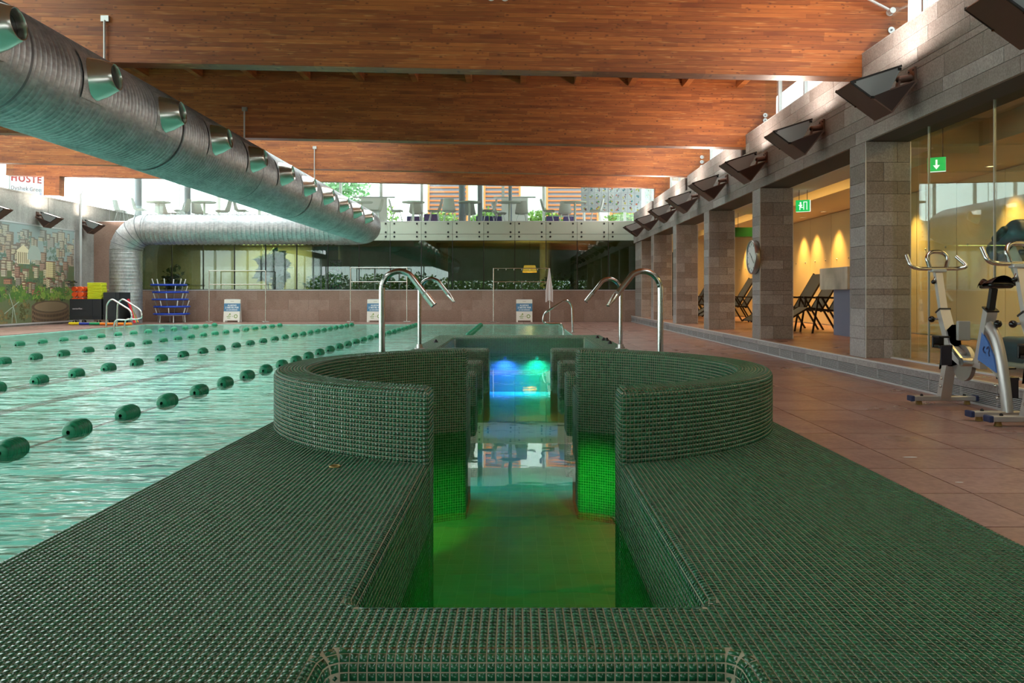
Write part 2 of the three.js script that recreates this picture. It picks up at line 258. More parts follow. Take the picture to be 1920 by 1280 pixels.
  for (let j = 0; j < 3; j++) for (let i = 0; i < 3; i++) { const x = (i - 1) / 2, z = (j - 1) / 2; tp.push(x * 0.99, i === 1 && j === 1 ? 0.0006 : i === 1 || j === 1 ? 0.0002 : -0.0002, z * 0.99); const v = V(x * 0.045, 1, z * 0.045).normalize(); tn.push(v.x, v.y, v.z); }
  for (let j = 0; j < 2; j++) for (let i = 0; i < 2; i++) { const a = j * 3 + i; ti.push(a, a + 3, a + 1, a + 1, a + 3, a + 4); }
  const rim = [0, 1, 2, 5, 8, 7, 6, 3]; const b0 = tp.length / 3;
  for (const q of rim) { const x = tp[q * 3], z = tp[q * 3 + 2]; tp.push(x, tp[q * 3 + 1], z); const v = V(x, 0.6, z).normalize(); tn.push(v.x, v.y, v.z); tp.push(x * 1.01, -0.004, z * 1.01); tn.push(v.x, v.y, v.z); }
  for (let k = 0; k < 8; k++) { const a = b0 + k * 2, b = b0 + ((k + 1) % 8) * 2; ti.push(a, b, a + 1, b, b + 1, a + 1); }
  const chip = new THREE.BufferGeometry(); chip.setAttribute('position', new THREE.Float32BufferAttribute(tp, 3)); chip.setAttribute('normal', new THREE.Float32BufferAttribute(tn, 3)); chip.setIndex(ti);
  const eye = V(-0.033, 0.82, 0), m4 = new THREE.Matrix4(), rr = rng(77), list = tiles.map(([p, n, t, w, h], k) => {
    const N = V(...n), T = V(...t), toEye = eye.clone().sub(V(...p)), L = toEye.length(), fx = (p[0] + 0.033) / -p[2] * 1520, fy = (0.82 - p[1]) / -p[2] * 1520, seen = Math.abs(fx) < 940 && fy < 720 ? 1 : 0;
    return { k, size: seen * Math.max(0, N.dot(toEye) / L) * w * h / (L * L) };
  });
  const big = new Set(list.slice().sort((a, b) => b.size - a.size).slice(0, 300).map((q) => q.k));
  const place = ([p, n, t, w, h]) => {
    const N = V(...n).normalize(), T = V(...t); T.sub(N.clone().multiplyScalar(T.dot(N))).normalize(); const B = new THREE.Vector3().crossVectors(T, N).negate();
    N.add(T.clone().multiplyScalar((rr() - 0.5) * 0.036)).add(B.clone().multiplyScalar((rr() - 0.5) * 0.036)).normalize();
    const X = T.sub(N.clone().multiplyScalar(T.dot(N))).normalize(), Z = new THREE.Vector3().crossVectors(X, N);
    m4.makeBasis(X.clone().multiplyScalar(w), N.clone(), Z.clone().multiplyScalar(h)); m4.setPosition(p[0] + N.x * 0.0004, p[1] + N.y * 0.0004, p[2] + N.z * 0.0004); return m4;
  };
  const many = new THREE.InstancedMesh(chip, M.tile, tiles.length - 300); many.name = 'mosaic_tiles'; shade(many); const col = new THREE.Color(), kinds = [M.tileA, M.tileB, M.tileC]; let q = 0;
  tiles.forEach((t, k) => {
    const mtx = place(t), v = rr();
    if (big.has(k)) { const m = shade(new THREE.Mesh(chip, kinds[v * 3 | 0])); m.name = 'tile'; m.applyMatrix4(mtx); plunge.add(m); return; }
    many.setMatrixAt(q, mtx); const f = 0.75 + v * 0.5; col.setRGB(0.012 * f + rr() * 0.006, 0.116 * f, 0.047 * f + rr() * 0.01); many.setColorAt(q, col); q++;
  });
  many.userData.kind = 'stuff'; plunge.add(many);
  console.log('tiles', tiles.length);
}
const plungeWater = obj('plunge_water', metric(new THREE.PlaneGeometry(2.9, 13.6).rotateX(-Math.PI / 2).translate(0, WATERY, -8.93)), M.plungeWater);
tag(plungeWater, 'calm green lit water inside the mosaic plunge pool', 'water', null, 'stuff');

// lamps under the water of the plunge pool: a glowing lens and its light, aimed below the surface
function underwaterLamp(p, aim, color, power, r, label, group, cone = 0.75) {
  const o = thing('underwater_lamp', label, 'lamp', p, 0, group);
  const lens = obj('lens', [new THREE.SphereGeometry(r, 16, 10)], M.glow(color, 0.9), o); void lens; obj('rim', [new THREE.TorusGeometry(r * 1.05, r * 0.2, 8, 24)], M.brushed, o);
  const l = new THREE.SpotLight(color, power * POWER.led, 0, cone, 0.9); l.castShadow = true; l.shadow.radius = 2; l.position.set(0, 0, 0); l.target.position.set(aim[0] - p[0], aim[1] - p[1], aim[2] - p[2]); o.add(l); o.add(l.target); return o;
}
{
  const green = '#0cff50', cyan = '#18c8ff', blue = '#3048ff';
  underwaterLamp([0.95, -0.52, -4.45], [0.62, -0.72, -6.7], green, 26, 0.045, 'green underwater lamp in the round basin on the brown floor side', null, 0.16);
  underwaterLamp([-0.95, -0.6, -4.45], [-0.62, -0.95, -6.7], green, 9, 0.045, 'green underwater lamp in the round basin on the lap pool side', null, 0.2);
  underwaterLamp([0.44, -0.6, -3.1], [-0.5, -0.8, -2.85], green, 6, 0.03, 'green underwater lamp in the near channel wall', null, 0.42);
  underwaterLamp([0.0, -0.45, -2.2], [0, -1.1, -3.6], green, 3, 0.04, 'green underwater lamp under the ledge of the near channel', null, 0.7);
  underwaterLamp([-0.28, -0.38, -15.42], [-0.28, -1.1, -15.5], blue, 11, 0.03, 'blue violet underwater lamp on the end wall of the basin', null, 1.25);
  underwaterLamp([0.33, -0.38, -15.42], [0.33, -1.1, -15.5], '#14c8e8', 4.5, 0.03, 'turquoise underwater lamp on the end wall of the basin', null, 1.25);
  for (const k of [-1, 1]) for (const d of [11.1, 9.3, 7.9]) underwaterLamp([k * 1.1, -0.42, -d], [k * 0.2, -1.1, -d], d > 9 ? '#1860ff' : cyan, d > 10 ? 1.6 : 1.2, 0.03, 'cyan underwater lamp in a side niche of the channel', 'cyan niche lamps', 0.6);
}
// swan-neck spouts
{
  const mk = (fan, label) => {
    const o = thing('swan_neck_spout', label, 'spout');
    obj('flange', [new THREE.CylinderGeometry(0.075, 0.08, 0.012, 28).translate(0, 0.006, 0), new THREE.CylinderGeometry(0.045, 0.05, 0.06, 24).translate(0, 0.04, 0)], M.brushed, o);
    for (const [x, z] of [[0.058, 0], [-0.058, 0], [0, 0.058], [0, -0.058]]) obj('bolt', [new THREE.CylinderGeometry(0.008, 0.008, 0.02, 8).translate(x, 0.02, z)], M.steel, o);
    const pts = [[0, 0.03, 0], [0, 0.4, 0], [0, 0.84, 0]]; for (let k = 1; k <= 10; k++) { const a = Math.PI - k * 0.1 * 2.26; pts.push([0.175 + 0.175 * Math.cos(a), 0.87 + 0.185 * Math.sin(a), 0]); }
    const c = pts[pts.length - 1], dir = V(0.62, -0.785, 0).normalize(); pts.push([c[0] + dir.x * 0.13, c[1] + dir.y * 0.13, 0], [c[0] + dir.x * 0.24, c[1] + dir.y * 0.24, 0]);
    obj('pipe', [tube(pts, 0.03, 90, 18)], M.steel, o);
    const e = pts[pts.length - 1], f = [e[0] + dir.x * 0.14, e[1] + dir.y * 0.14, 0];
    obj('collar', [cyl([e[0] - dir.x * 0.02, e[1] - dir.y * 0.02, 0], [e[0] + dir.x * 0.01, e[1] + dir.y * 0.01, 0], 0.034, 0.034, 20)], M.brushed, o);
    if (!fan) { obj('nozzle', [cyl(e, f, 0.036, 0.036, 24)], M.nickel, o); obj('nozzle_mouth', [cyl([f[0] - dir.x * 0.001, f[1] - dir.y * 0.001, 0], [f[0] + dir.x * 0.008, f[1] + dir.y * 0.008, 0], 0.033, 0.033, 24)], M.black, o); }
    else {
      const nrm = V(0.785, 0.62, 0), q = [], ring = [[0, 0.033, 0.033], [0.5, 0.026, 0.06], [1, 0.012, 0.095]]; const g = [];
      for (let k = 0; k < 2; k++) { const [s0, h0, w0] = ring[k], [s1, h1, w1] = ring[k + 1]; const pos = []; for (let a = 0; a < 24; a++) { const t0 = a / 24 * 6.2832, t1 = (a + 1) / 24 * 6.2832; const P = (s, h, w, t) => [e[0] + dir.x * 0.15 * s + nrm.x * h * Math.cos(t), e[1] + dir.y * 0.15 * s + nrm.y * h * Math.cos(t), w * Math.sin(t)]; pos.push(...P(s0, h0, w0, t0), ...P(s0, h0, w0, t1), ...P(s1, h1, w1, t0), ...P(s0, h0, w0, t1), ...P(s1, h1, w1, t1), ...P(s1, h1, w1, t0)); } const b = new THREE.BufferGeometry(); b.setAttribute('position', new THREE.Float32BufferAttribute(pos, 3)); b.computeVertexNormals(); b.setAttribute('uv', new THREE.Float32BufferAttribute(new Float32Array(pos.length / 3 * 2), 2)); g.push(b); }
      obj('fan_nozzle', g, M.nickel, o);
      obj('nozzle_mouth', [bx(0.006, 0.02, 0.18).rotateZ(Math.atan2(dir.y, dir.x)).translate(e[0] + dir.x * 0.15, e[1] + dir.y * 0.15, 0)], M.black, o);
    }
    return o;
  };
  const A = mk(false, 'steel swan-neck spout with round nozzle beside the lap pool'); A.position.set(-1.4, 0, -8.15);
  const B = mk(true, 'steel swan-neck spout with flat fan nozzle beside the lap pool'); B.position.set(-1.52, 0, -12.25);
  dup(B, [1.4, 0, -8.15], Math.PI, 'steel swan-neck spout with flat fan nozzle beside the brown tiled floor');
  dup(A, [1.52, 0, -12.25], Math.PI, 'steel swan-neck spout with round nozzle beside the brown tiled floor');
}
// ---------------------------------------------------------------- lap pool
const POOL = { x0: -10.45, x1: -HALF, far: 22.7, xr: 1.1, y: -0.03 };
{
  const s = new THREE.Shape([[POOL.x0, -4.5], [POOL.x1, -4.5], [POOL.x1, 16.4], [POOL.xr, 16.4], [POOL.xr, POOL.far], [POOL.x0, POOL.far]].map((p) => new THREE.Vector2(...p)));
  const w = new THREE.ShapeGeometry(s); w.rotateX(-Math.PI / 2).translate(0, POOL.y, 0);
  tag(obj('pool_water', metric(w), M.water), 'rippled turquoise water of the lap pool', 'water', null, 'stuff');
  const shell = structureGroup('floor', 'pale turquoise tiled basin of the lap pool');
  const fl = -1.05;
  obj('basin_floor', [span(POOL.x0 - 0.1, 1.4, fl - 0.15, fl, 4.6, -POOL.far - 0.1)], M.poolTile, shell);
  obj('basin_wall', [span(POOL.x0 - 0.2, POOL.x0, fl, -0.02, 4.6, -POOL.far), span(POOL.x0, POOL.xr, fl, -0.02, -POOL.far, -POOL.far - 0.15), span(POOL.xr, POOL.xr + 0.15, fl, -0.02, -16.4, -POOL.far), span(-HALF + 0.004, -HALF + 0.05, fl, -0.15, 4.6, -16.4), span(-HALF, POOL.xr, fl, -0.2, -16.36, -16.3), span(POOL.x0, -HALF, fl, -0.02, 4.5, 4.65)], M.poolTile, shell);
  for (const x of [-9.9, -8.2]) obj('lane_marking', [span(x - 0.13, x + 0.13, fl, fl + 0.006, 4, -POOL.far + 1.2), span(x - 0.4, x + 0.4, fl, fl + 0.006, -POOL.far + 1.2, -POOL.far + 1.45)], M.laneLine, shell);
}
// lane ropes: a cable with ribbed floats
{
  const prof = []; const L = 0.2; prof.push([0.012, -L / 2]); for (let k = 0; k <= 8; k++) { const y = -L / 2 + 0.012 + k * (L - 0.024) / 8, e = 1 - Math.pow(Math.abs(k - 4) / 4, 4) * 0.3; prof.push([0.055 * e, y - 0.0075], [0.064 * e, y - 0.003], [0.064 * e, y + 0.003], [0.055 * e, y + 0.0075]); } prof.push([0.012, L / 2]);
  const fg = new THREE.LatheGeometry(prof.map((p) => new THREE.Vector2(...p)), 18).rotateX(Math.PI / 2), fr = rng(9);
  const names = ['nearest the mosaic deck', 'second from the mosaic deck', 'third from the mosaic deck', 'fourth from the mosaic deck'];
  [-2.83, -4.63, -6.48, -8.33].forEach((x, k) => {
    const o = thing('lane_rope', 'lane rope of green ribbed floats running the full pool, ' + names[k], 'lane rope', [x, POOL.y, 0], 0, 'lane ropes');
    const wob = (d) => 0.06 * Math.sin(d * 0.35 + k * 2) * Math.min(1, (22.6 - d) / 6);
    const c = []; for (let d = -4.4; d <= 22.7; d += 0.9) c.push([wob(d), -0.006, -d]);
    obj('cable', [tube(c, 0.006, 120, 6)], M.cable, o);
    for (let d = -0.9 + k * 0.21; d < 22.55; d += 0.66) { const f = obj('float', fg, M.float, o); f.position.set(wob(d), 0.012, -d); f.rotation.set((fr() - 0.5) * 0.06, (fr() - 0.5) * 0.12, fr() * 6); }
  });
  const o = thing('lane_rope', 'short lane rope of green floats beyond the end of the mosaic deck', 'lane rope', [-1.05, POOL.y, 0], 0, 'lane ropes');
  obj('cable', [tube([[0, -0.006, -16.45], [0, -0.006, -19], [0.02, -0.006, -22.7]], 0.006, 40, 6)], M.cable, o);
  for (let d = 16.7; d < 22.5; d += 0.42) { const f = obj('float', fg, M.float, o); f.position.set(0, 0.012, -d); }
}
// ---------------------------------------------------------------- floors
{
  const f = structureGroup('floor', 'brown square floor slabs between the mosaic deck and the kerb');
  const xs = [HALF + 0.004, 1.85, 2.325, 2.8, 3.28, 3.4], G = 0.0035, kinds = [M.floor, M.floorB, M.floorC], r = rng(21);
  obj('bedding', [span(HALF, 3.6, -0.3, -0.022, 5.2, -16.4), span(POOL.xr + 0.1, 3.6, -0.3, -0.022, -16.4, -24.6), span(-13, POOL.xr + 0.15, -0.3, -0.022, -POOL.far - 0.15, -24.6), span(-13, POOL.x0 - 0.1, -0.3, -0.022, 5.2, -24.6)], M.joint, f);
  const cut = (x0, x1, d0, d1) => { const g = span(x0 + G, x1 - G, -0.02, -0.004 + r() * 0.0012, -d0 - G, -d1 + G); const u = g.attributes.uv, a = r() * 5, b = r() * 5; for (let i = 0; i < u.count; i++) u.setXY(i, u.getX(i) + a, u.getY(i) + b); obj('slab', g, kinds[r() * 3 | 0], f); };
  for (let i = 0; i < 5; i++) { let d = 0.45 - 0.485 * 2; while (d < 24.5) { const e = Math.min(24.55, d + 0.485); if (e > -1) { if (d < 16.4 && e > 16.4) cut(xs[i], xs[i + 1], d, 16.4), cut(xs[i], xs[i + 1], 16.4, e); else cut(xs[i], xs[i + 1], d, e); } d = e; } }
  for (let d = 16.4; d < 24.4; d += 0.485) cut(POOL.xr, HALF, d, Math.min(24.55, d + 0.485));
  for (let x = POOL.xr; x > -10.55; x -= 0.97) cut(Math.max(POOL.x0, x - 0.97), x, POOL.far, 23.62), cut(Math.max(POOL.x0, x - 0.97), x, 23.62, 24.55);
  for (let d = 12; d < 24.5; d += 0.97) cut(-12.88, -11.74, d, Math.min(24.55, d + 0.97)), cut(-11.74, POOL.x0, d, Math.min(24.55, d + 0.97));
  obj('rough_floor', [span(-12.88, POOL.x0, -0.02, -0.004, 5, -12), span(HALF + 0.004, 3.4, -0.02, -0.004, 5, 1.0)], M.floorB, f);
  const chalk = [[1.98, 2.83, 0.05, 0.02], [2.05, 2.88, 0.03, 0.012], [2.35, 3.0, 0.03, 0.01], [1.95, 4.1, 0.04, 0.012], [1.9, 3.55, 0.02, 0.01], [2.6, 2.75, 0.02, 0.012], [2.02, 2.9, 0.012, 0.02]];
  obj('paint_mark', chalk.map(([x, d, a, b], k) => new THREE.CircleGeometry(1, 7).rotateX(-Math.PI / 2).rotateY(k * 1.3).scale(a, 1, b).translate(x, -0.0015, -d)), S({ color: '#d8dadb', roughness: 0.9 }), f);
}
// ---------------------------------------------------------------- kerb with air grille and the arcade floor
const FL = 0.177, KX = 3.395, CX = 3.477;
{
  const k = structureGroup('trim_1', 'grey stone kerb with long slatted air grille along the arcade');
  obj('kerb_core', [span(KX + 0.03, 3.9, -0.3, FL - 0.012, 5, -24.6)], M.joint, k);
  obj('foot_bar', [span(KX, KX + 0.03, -0.02, 0.014, 5, -24.55)], M.grille, k);
  for (let d = -1; d < 24.4; d += 0.97) obj('kerb_stone', span(KX, KX + 0.05, 0.112, FL - 0.008, -d - 0.003, -Math.min(24.55, d + 0.97) + 0.003), R0() > 0.5 ? M.kerb : M.stone, k);
  for (let i = 0; i < 7; i++) obj('slat', span(KX + 0.003, KX + 0.02, 0.021 + i * 0.0128, 0.0265 + i * 0.0128, 1, -24.5), M.grille, k);
  for (let d = -0.5; d < 24; d += 0.485) obj('divider', span(KX + 0.006, KX + 0.022, 0.014, 0.112, -d, -d - 0.008), M.grille, k);
  obj('nosing', [span(KX - 0.006, KX + 0.035, FL - 0.008, FL + 0.003, 5, -24.55)], M.trimLight, k);
  const f = structureGroup('floor', 'brown arcade floor behind the columns'); obj('arcade_floor', [span(KX + 0.035, 7.2, FL - 0.2, FL, 5, -24.8)], M.floor, f);
}
// ---------------------------------------------------------------- beams
const BEAMS = [[8.28, 3.11], [12.5, 3.155], [16.8, 3.34], [21.0, 3.65]];
{
  const texts = ['deep glued timber roof beam closest to the entrance side, with round bolt caps', 'deep glued timber roof beam carrying the purlins, second along the hall', 'deep glued timber roof beam, third along the hall', 'shallower glued timber roof beam before the cafe glazing'];
  BEAMS.forEach(([d, yb], b) => {
    const o = thing('roof_beam', texts[b], 'beam', [0, yb, -d - 0.1]); o.rotation.z = -0.0195;
    const r = rng(40 + b), n = b === 3 ? 14 : 27, x0 = -13.3, x1 = 3.94;
    for (let k = 0; k < n; k++) {
      const th = 0.2 + (r() - 0.5) * 0.003, g = span(x0, x1, k * 0.045, k * 0.045 + 0.0446, -th / 2, th / 2), u = g.attributes.uv, a = r() * 4, c = (r() * 12 | 0) * 0.045;
      const p = g.attributes.position, nn = g.attributes.normal; for (let i = 0; i < u.count; i++) { const v = Math.abs(nn.getY(i)) > 0.5 ? (p.getZ(i) + 0.1) * 0.2 : p.getY(i) - k * 0.045; u.setXY(i, u.getX(i) + a, v + c); }
      obj('lamella', g, M.wood, o);
    }
    if (b === 3) { for (const x of [-12.1, 3.73]) obj('bearing_block', span(x - 0.2, x + 0.2, -0.5, 0, -0.12, 0.12), M.wood, o); }
    const caps = b === 0 ? [[3.77, 0.39], [3.77, 0.48], [3.75, 0.66]] : b === 1 ? [[3.77, 0.33], [3.77, 0.42], [3.77, 0.5]] : b === 2 ? [[3.77, 0.1], [3.77, 0.2], [3.77, 0.3], [3.77, 0.4]] : [];
    for (const [x, y] of caps) { const c = obj('bolt_cap', [new THREE.CylinderGeometry(0.034, 0.036, 0.012, 20).rotateX(Math.PI / 2).translate(x, y, 0.106)], M.alu, o); obj('bolt_head', [new THREE.CylinderGeometry(0.01, 0.01, 0.012, 8).rotateX(Math.PI / 2).translate(x, y, 0.114)], M.ductSeam, c); }
    if (b === 0) for (const x of [-0.32, -0.18]) obj('lamp_disc', [new THREE.CylinderGeometry(0.04, 0.045, 0.02, 20).rotateX(Math.PI / 2).translate(x, 0.745, 0.11)], M.white, o);
    if (b === 0) obj('roof_strut', [cyl([3.75, 0.66, 0.15], [3.45, 0.78, 0.2], 0.014), cyl([3.75, 0.66, 0.1], [3.75, 0.66, 0.18], 0.03)], M.alu, o);
  });
  const pl = rng(71);
  for (let k = 0; k < 20; k++) { const x = -12.4 + k * 0.83, y = 4.06 - x * 0.0195; tag(obj('roof_purlin', span(x - 0.045, x + 0.045, y, y + 0.26, -8.5, -12.48), M.wood), 'timber purlin between the two nearest roof beams', 'purlin', 'roof purlins'); }
  const roofBits = [span(-13.6, 4.4, 4.36, 4.5, -8.3, -12.7), span(-13.6, 4.4, 4.36, 4.5, 5.3, 0.5)]; for (const [a, b, x0, x1] of [[-0.5, 8.3, -13.6, -12.6], [-0.5, 8.3, -5, 2.35], [-0.5, 8.3, 3.45, 4.4], [6, 8.3, 2.35, 3.45], [12.7, 24.9, -13.6, -12.6], [12.7, 24.9, -2.7, 2.35], [12.7, 24.9, 3.45, 4.4]]) roofBits.push(span(x0, x1, 4.36, 4.5, -a, -b));
  const roof = structure('ceiling', roofBits, M.wood, 'boarded timber roof above the beams'); roof.rotation.z = -0.0195;
  const rl = structureGroup('window_6', 'glazed rooflights between the deep beams'); rl.rotation.z = -0.0195;
  for (const [a, b, x0, x1] of [[-0.5, 8.3, -12.6, -5], [12.7, 24.9, -12.6, -2.7], [-0.5, 6, 2.35, 3.45], [12.7, 24.9, 2.35, 3.45]]) { const n = Math.round((x1 - x0) / 1.6), s = (x1 - x0) / n; for (let i = 0; i < n; i++) { obj('pane', span(x0 + i * s + 0.03, x0 + (i + 1) * s - 0.03, 4.42, 4.43, -a, -b), M.pane, rl); obj('glazing_bar', span(x0 + i * s - 0.03, x0 + i * s + 0.03, 4.36, 4.48, -a, -b), M.alu, rl); } }
}
// ---------------------------------------------------------------- right wall: band over the columns, laid in stone courses
{
  const w = structureGroup('wall_right', 'grey stone block wall band above the columns');
  const y0 = 2.365, y1 = 3.27, cuts = [-5, 8.27, 8.53, 12.49, 12.75, 16.79, 17.05, 20.99, 21.25, 24.6];
  obj('core', [span(CX + 0.02, CX + 0.45, y0 + 0.004, 2.99, 5, -24.6), ...[0, 2, 4, 6, 8].map((i) => span(CX + 0.02, CX + 0.45, 2.99, y1 - 0.004, -cuts[i], -cuts[i + 1]))], M.joint, w);
  const hs = [0.13, 0.12, 0.19, 0.06, 0.125, 0.14, 0.14], r = rng(33), kinds = [M.stone, M.stoneB, M.stoneC]; let y = y0;
  for (const h of hs) {
    let d = -1 - r() * 0.5;
    while (d < 24.55) {
      const L = 0.5 + r() * 0.35; let e = Math.min(24.58, d + L); const a = d, b = e; d = e;
      const segs = y + h > 3.0 ? [0, 2, 4, 6, 8].map((i) => [Math.max(a, cuts[i]), Math.min(b, cuts[i + 1])]).filter((q) => q[1] - q[0] > 0.02) : [[a, b]];
      for (const [p, q] of segs) obj('stone_block', span(CX + (r() - 0.5) * 0.002, CX + 0.03, y + 0.0022, Math.min(y1, y + h) - 0.0022, -p - 0.0022, -q + 0.0022), kinds[r() * 3 | 0], w);
    } y += h;
  }
  obj('coping', [0, 2, 4, 6, 8].map((i) => span(CX - 0.004, CX + 0.45, y1 - 0.004, y1 + 0.004, -cuts[i], -cuts[i + 1])), M.stone, w);
  const g = structureGroup('wall_right', 'beige back wall of the arcade'); void g;
  obj('back_wall', [span(6.5, 6.7, FL, 2.9, 5, -24.8)], M.plaster, g);
  for (let d = 6; d < 24; d += 1.2) obj('wall_panel', span(6.46, 6.5, FL + 0.02, 2.49, -d - 0.006, -d - 1.2 + 0.006), S({ color: '#cdb98c', roughness: 0.45 }), g);
  for (let d = 6.3; d < 24; d += 0.6) for (const yy of [1.54]) obj('panel_stud', [ball(0.018, 6.458, yy, -d, 8)], M.brushed, g);
  const ew = structureGroup('wall_far', 'beige end wall of the arcade with a dark door'); obj('end_wall', [span(4.2, 6.7, FL - 0.1, 2.9, -24.6, -24.8)], M.plaster, ew); obj('door_leaf', [span(4.5, 5.3, FL, 2.1, -24.56, -24.6)], M.dark, ew); obj('door_handle', [ball(0.03, 5.22, 1.15, -24.53)], M.brushed, ew);
  const c = structure('ceiling', [span(CX + 0.02, 6.7, 2.78, 2.9, 5, -24.8)], S({ color: '#cfc3a6', roughness: 0.9 }), 'flat plaster ceiling of the arcade'); void c;
  structure('ceiling', [span(CX + 0.45, 5.2, 2.42, 2.78, -9.2, -9.5), span(CX + 0.45, 6.5, 2.55, 2.78, -17.2, -17.5), span(5.2, 6.5, 2.5, 2.78, 5, -24.8)], S({ color: '#cfc3a6', roughness: 0.9 }), 'dropped bulkheads of the arcade ceiling');
  structure('ceiling', [span(CX + 0.44, CX + 0.9, 2.366, 2.38, -8.6, -24.8)], S({ color: '#d3cdbd', roughness: 0.9 }), 'pale soffit strip over the columns');
}
// columns clad in courses of stone
{
  const dd = [8.19, 11.76, 14.92, 17.98, 21.0], where = ['beside the glazed gym', 'with the round clock', 'second beyond the clock', 'third beyond the clock', 'farthest beyond the clock'];
  const hs = [0.19, 0.13, 0.18, 0.14, 0.06, 0.13, 0.18, 0.13, 0.2, 0.14, 0.18, 0.13, 0.19, 0.21];
  const column = (d, X0, W, Dp, label) => {
    const o = thing('stone_column', label, 'column', [X0 + W / 2, FL, -d - Dp / 2], 0, 'arcade columns'), r = rng(d * 10 | 0), H = 2.365 - FL, tot = hs.reduce((a, b) => a + b, 0), kinds = [M.stone, M.stoneB, M.stoneC];
    obj('core', bx(W - 0.03, H - 0.003, Dp - 0.03, 0, H / 2, 0), M.joint, o); let y = 0; const s = H / tot;
    hs.forEach((h0, k) => {
      const h = h0 * s, t = 0.016, c = k % 2 ? 0.2 : -0.1, G = 0.002;
      for (const sz of [1, -1]) for (const [a, b] of [[-W / 2, c * W], [c * W, W / 2]]) obj('cladding_block', span(a + G, b - G, y + G, y + h - G, sz * (Dp / 2 - t), sz * Dp / 2), kinds[r() * 3 | 0], o);
      for (const sx of [1, -1]) obj('cladding_block', span(sx * (W / 2 - t), sx * (W / 2 + 0.0005), y + G, y + h - G, -Dp / 2 + 0.017, Dp / 2 - 0.017), kinds[r() * 3 | 0], o);
      y += h;
    });
    for (const sx of [-1, 1]) obj('corner_trim', [span(sx * W / 2, sx * (W / 2 - 0.008), 0, H, Dp / 2 - 0.006, Dp / 2 + 0.002)], M.trimLight, o);
  };
  dd.forEach((d, i) => column(d, CX + 0.002, i === 0 ? 0.46 : 0.483, 0.39, 'grey stone column of the arcade, ' + where[i]));
  column(23.3, 3.52, 0.6, 1.25, 'brown stone pier of the arcade against the far wall');
  const ck = thing('wall_clock', 'round white wall clock in a thick silver case on the stone column', 'clock', [CX, 1.37, -11.95], -Math.PI / 2);
  obj('case', [new THREE.LatheGeometry([[0.001, 0], [0.24, 0], [0.25, 0.02], [0.25, 0.075], [0.235, 0.085], [0.225, 0.07]].map((p) => new THREE.Vector2(...p)), 48).rotateX(Math.PI / 2)], M.brushed, ck);
  obj('face', [new THREE.CylinderGeometry(0.226, 0.226, 0.006, 48).rotateX(Math.PI / 2).translate(0, 0, 0.06)], M.white, ck);
  for (let k = 0; k < 12; k++) { const a = k * Math.PI / 6; obj('hour_mark', [bx(0.008, 0.03, 0.003, 0, 0.19, 0.065).rotateZ(-a)], M.dark, ck); }
  obj('hand', [bx(0.01, 0.12, 0.003, 0, 0.05, 0.067).rotateZ(0.9)], M.dark, ck); obj('hand', [bx(0.007, 0.17, 0.003, 0, 0.07, 0.07).rotateZ(-2.2)], M.dark, ck);
}
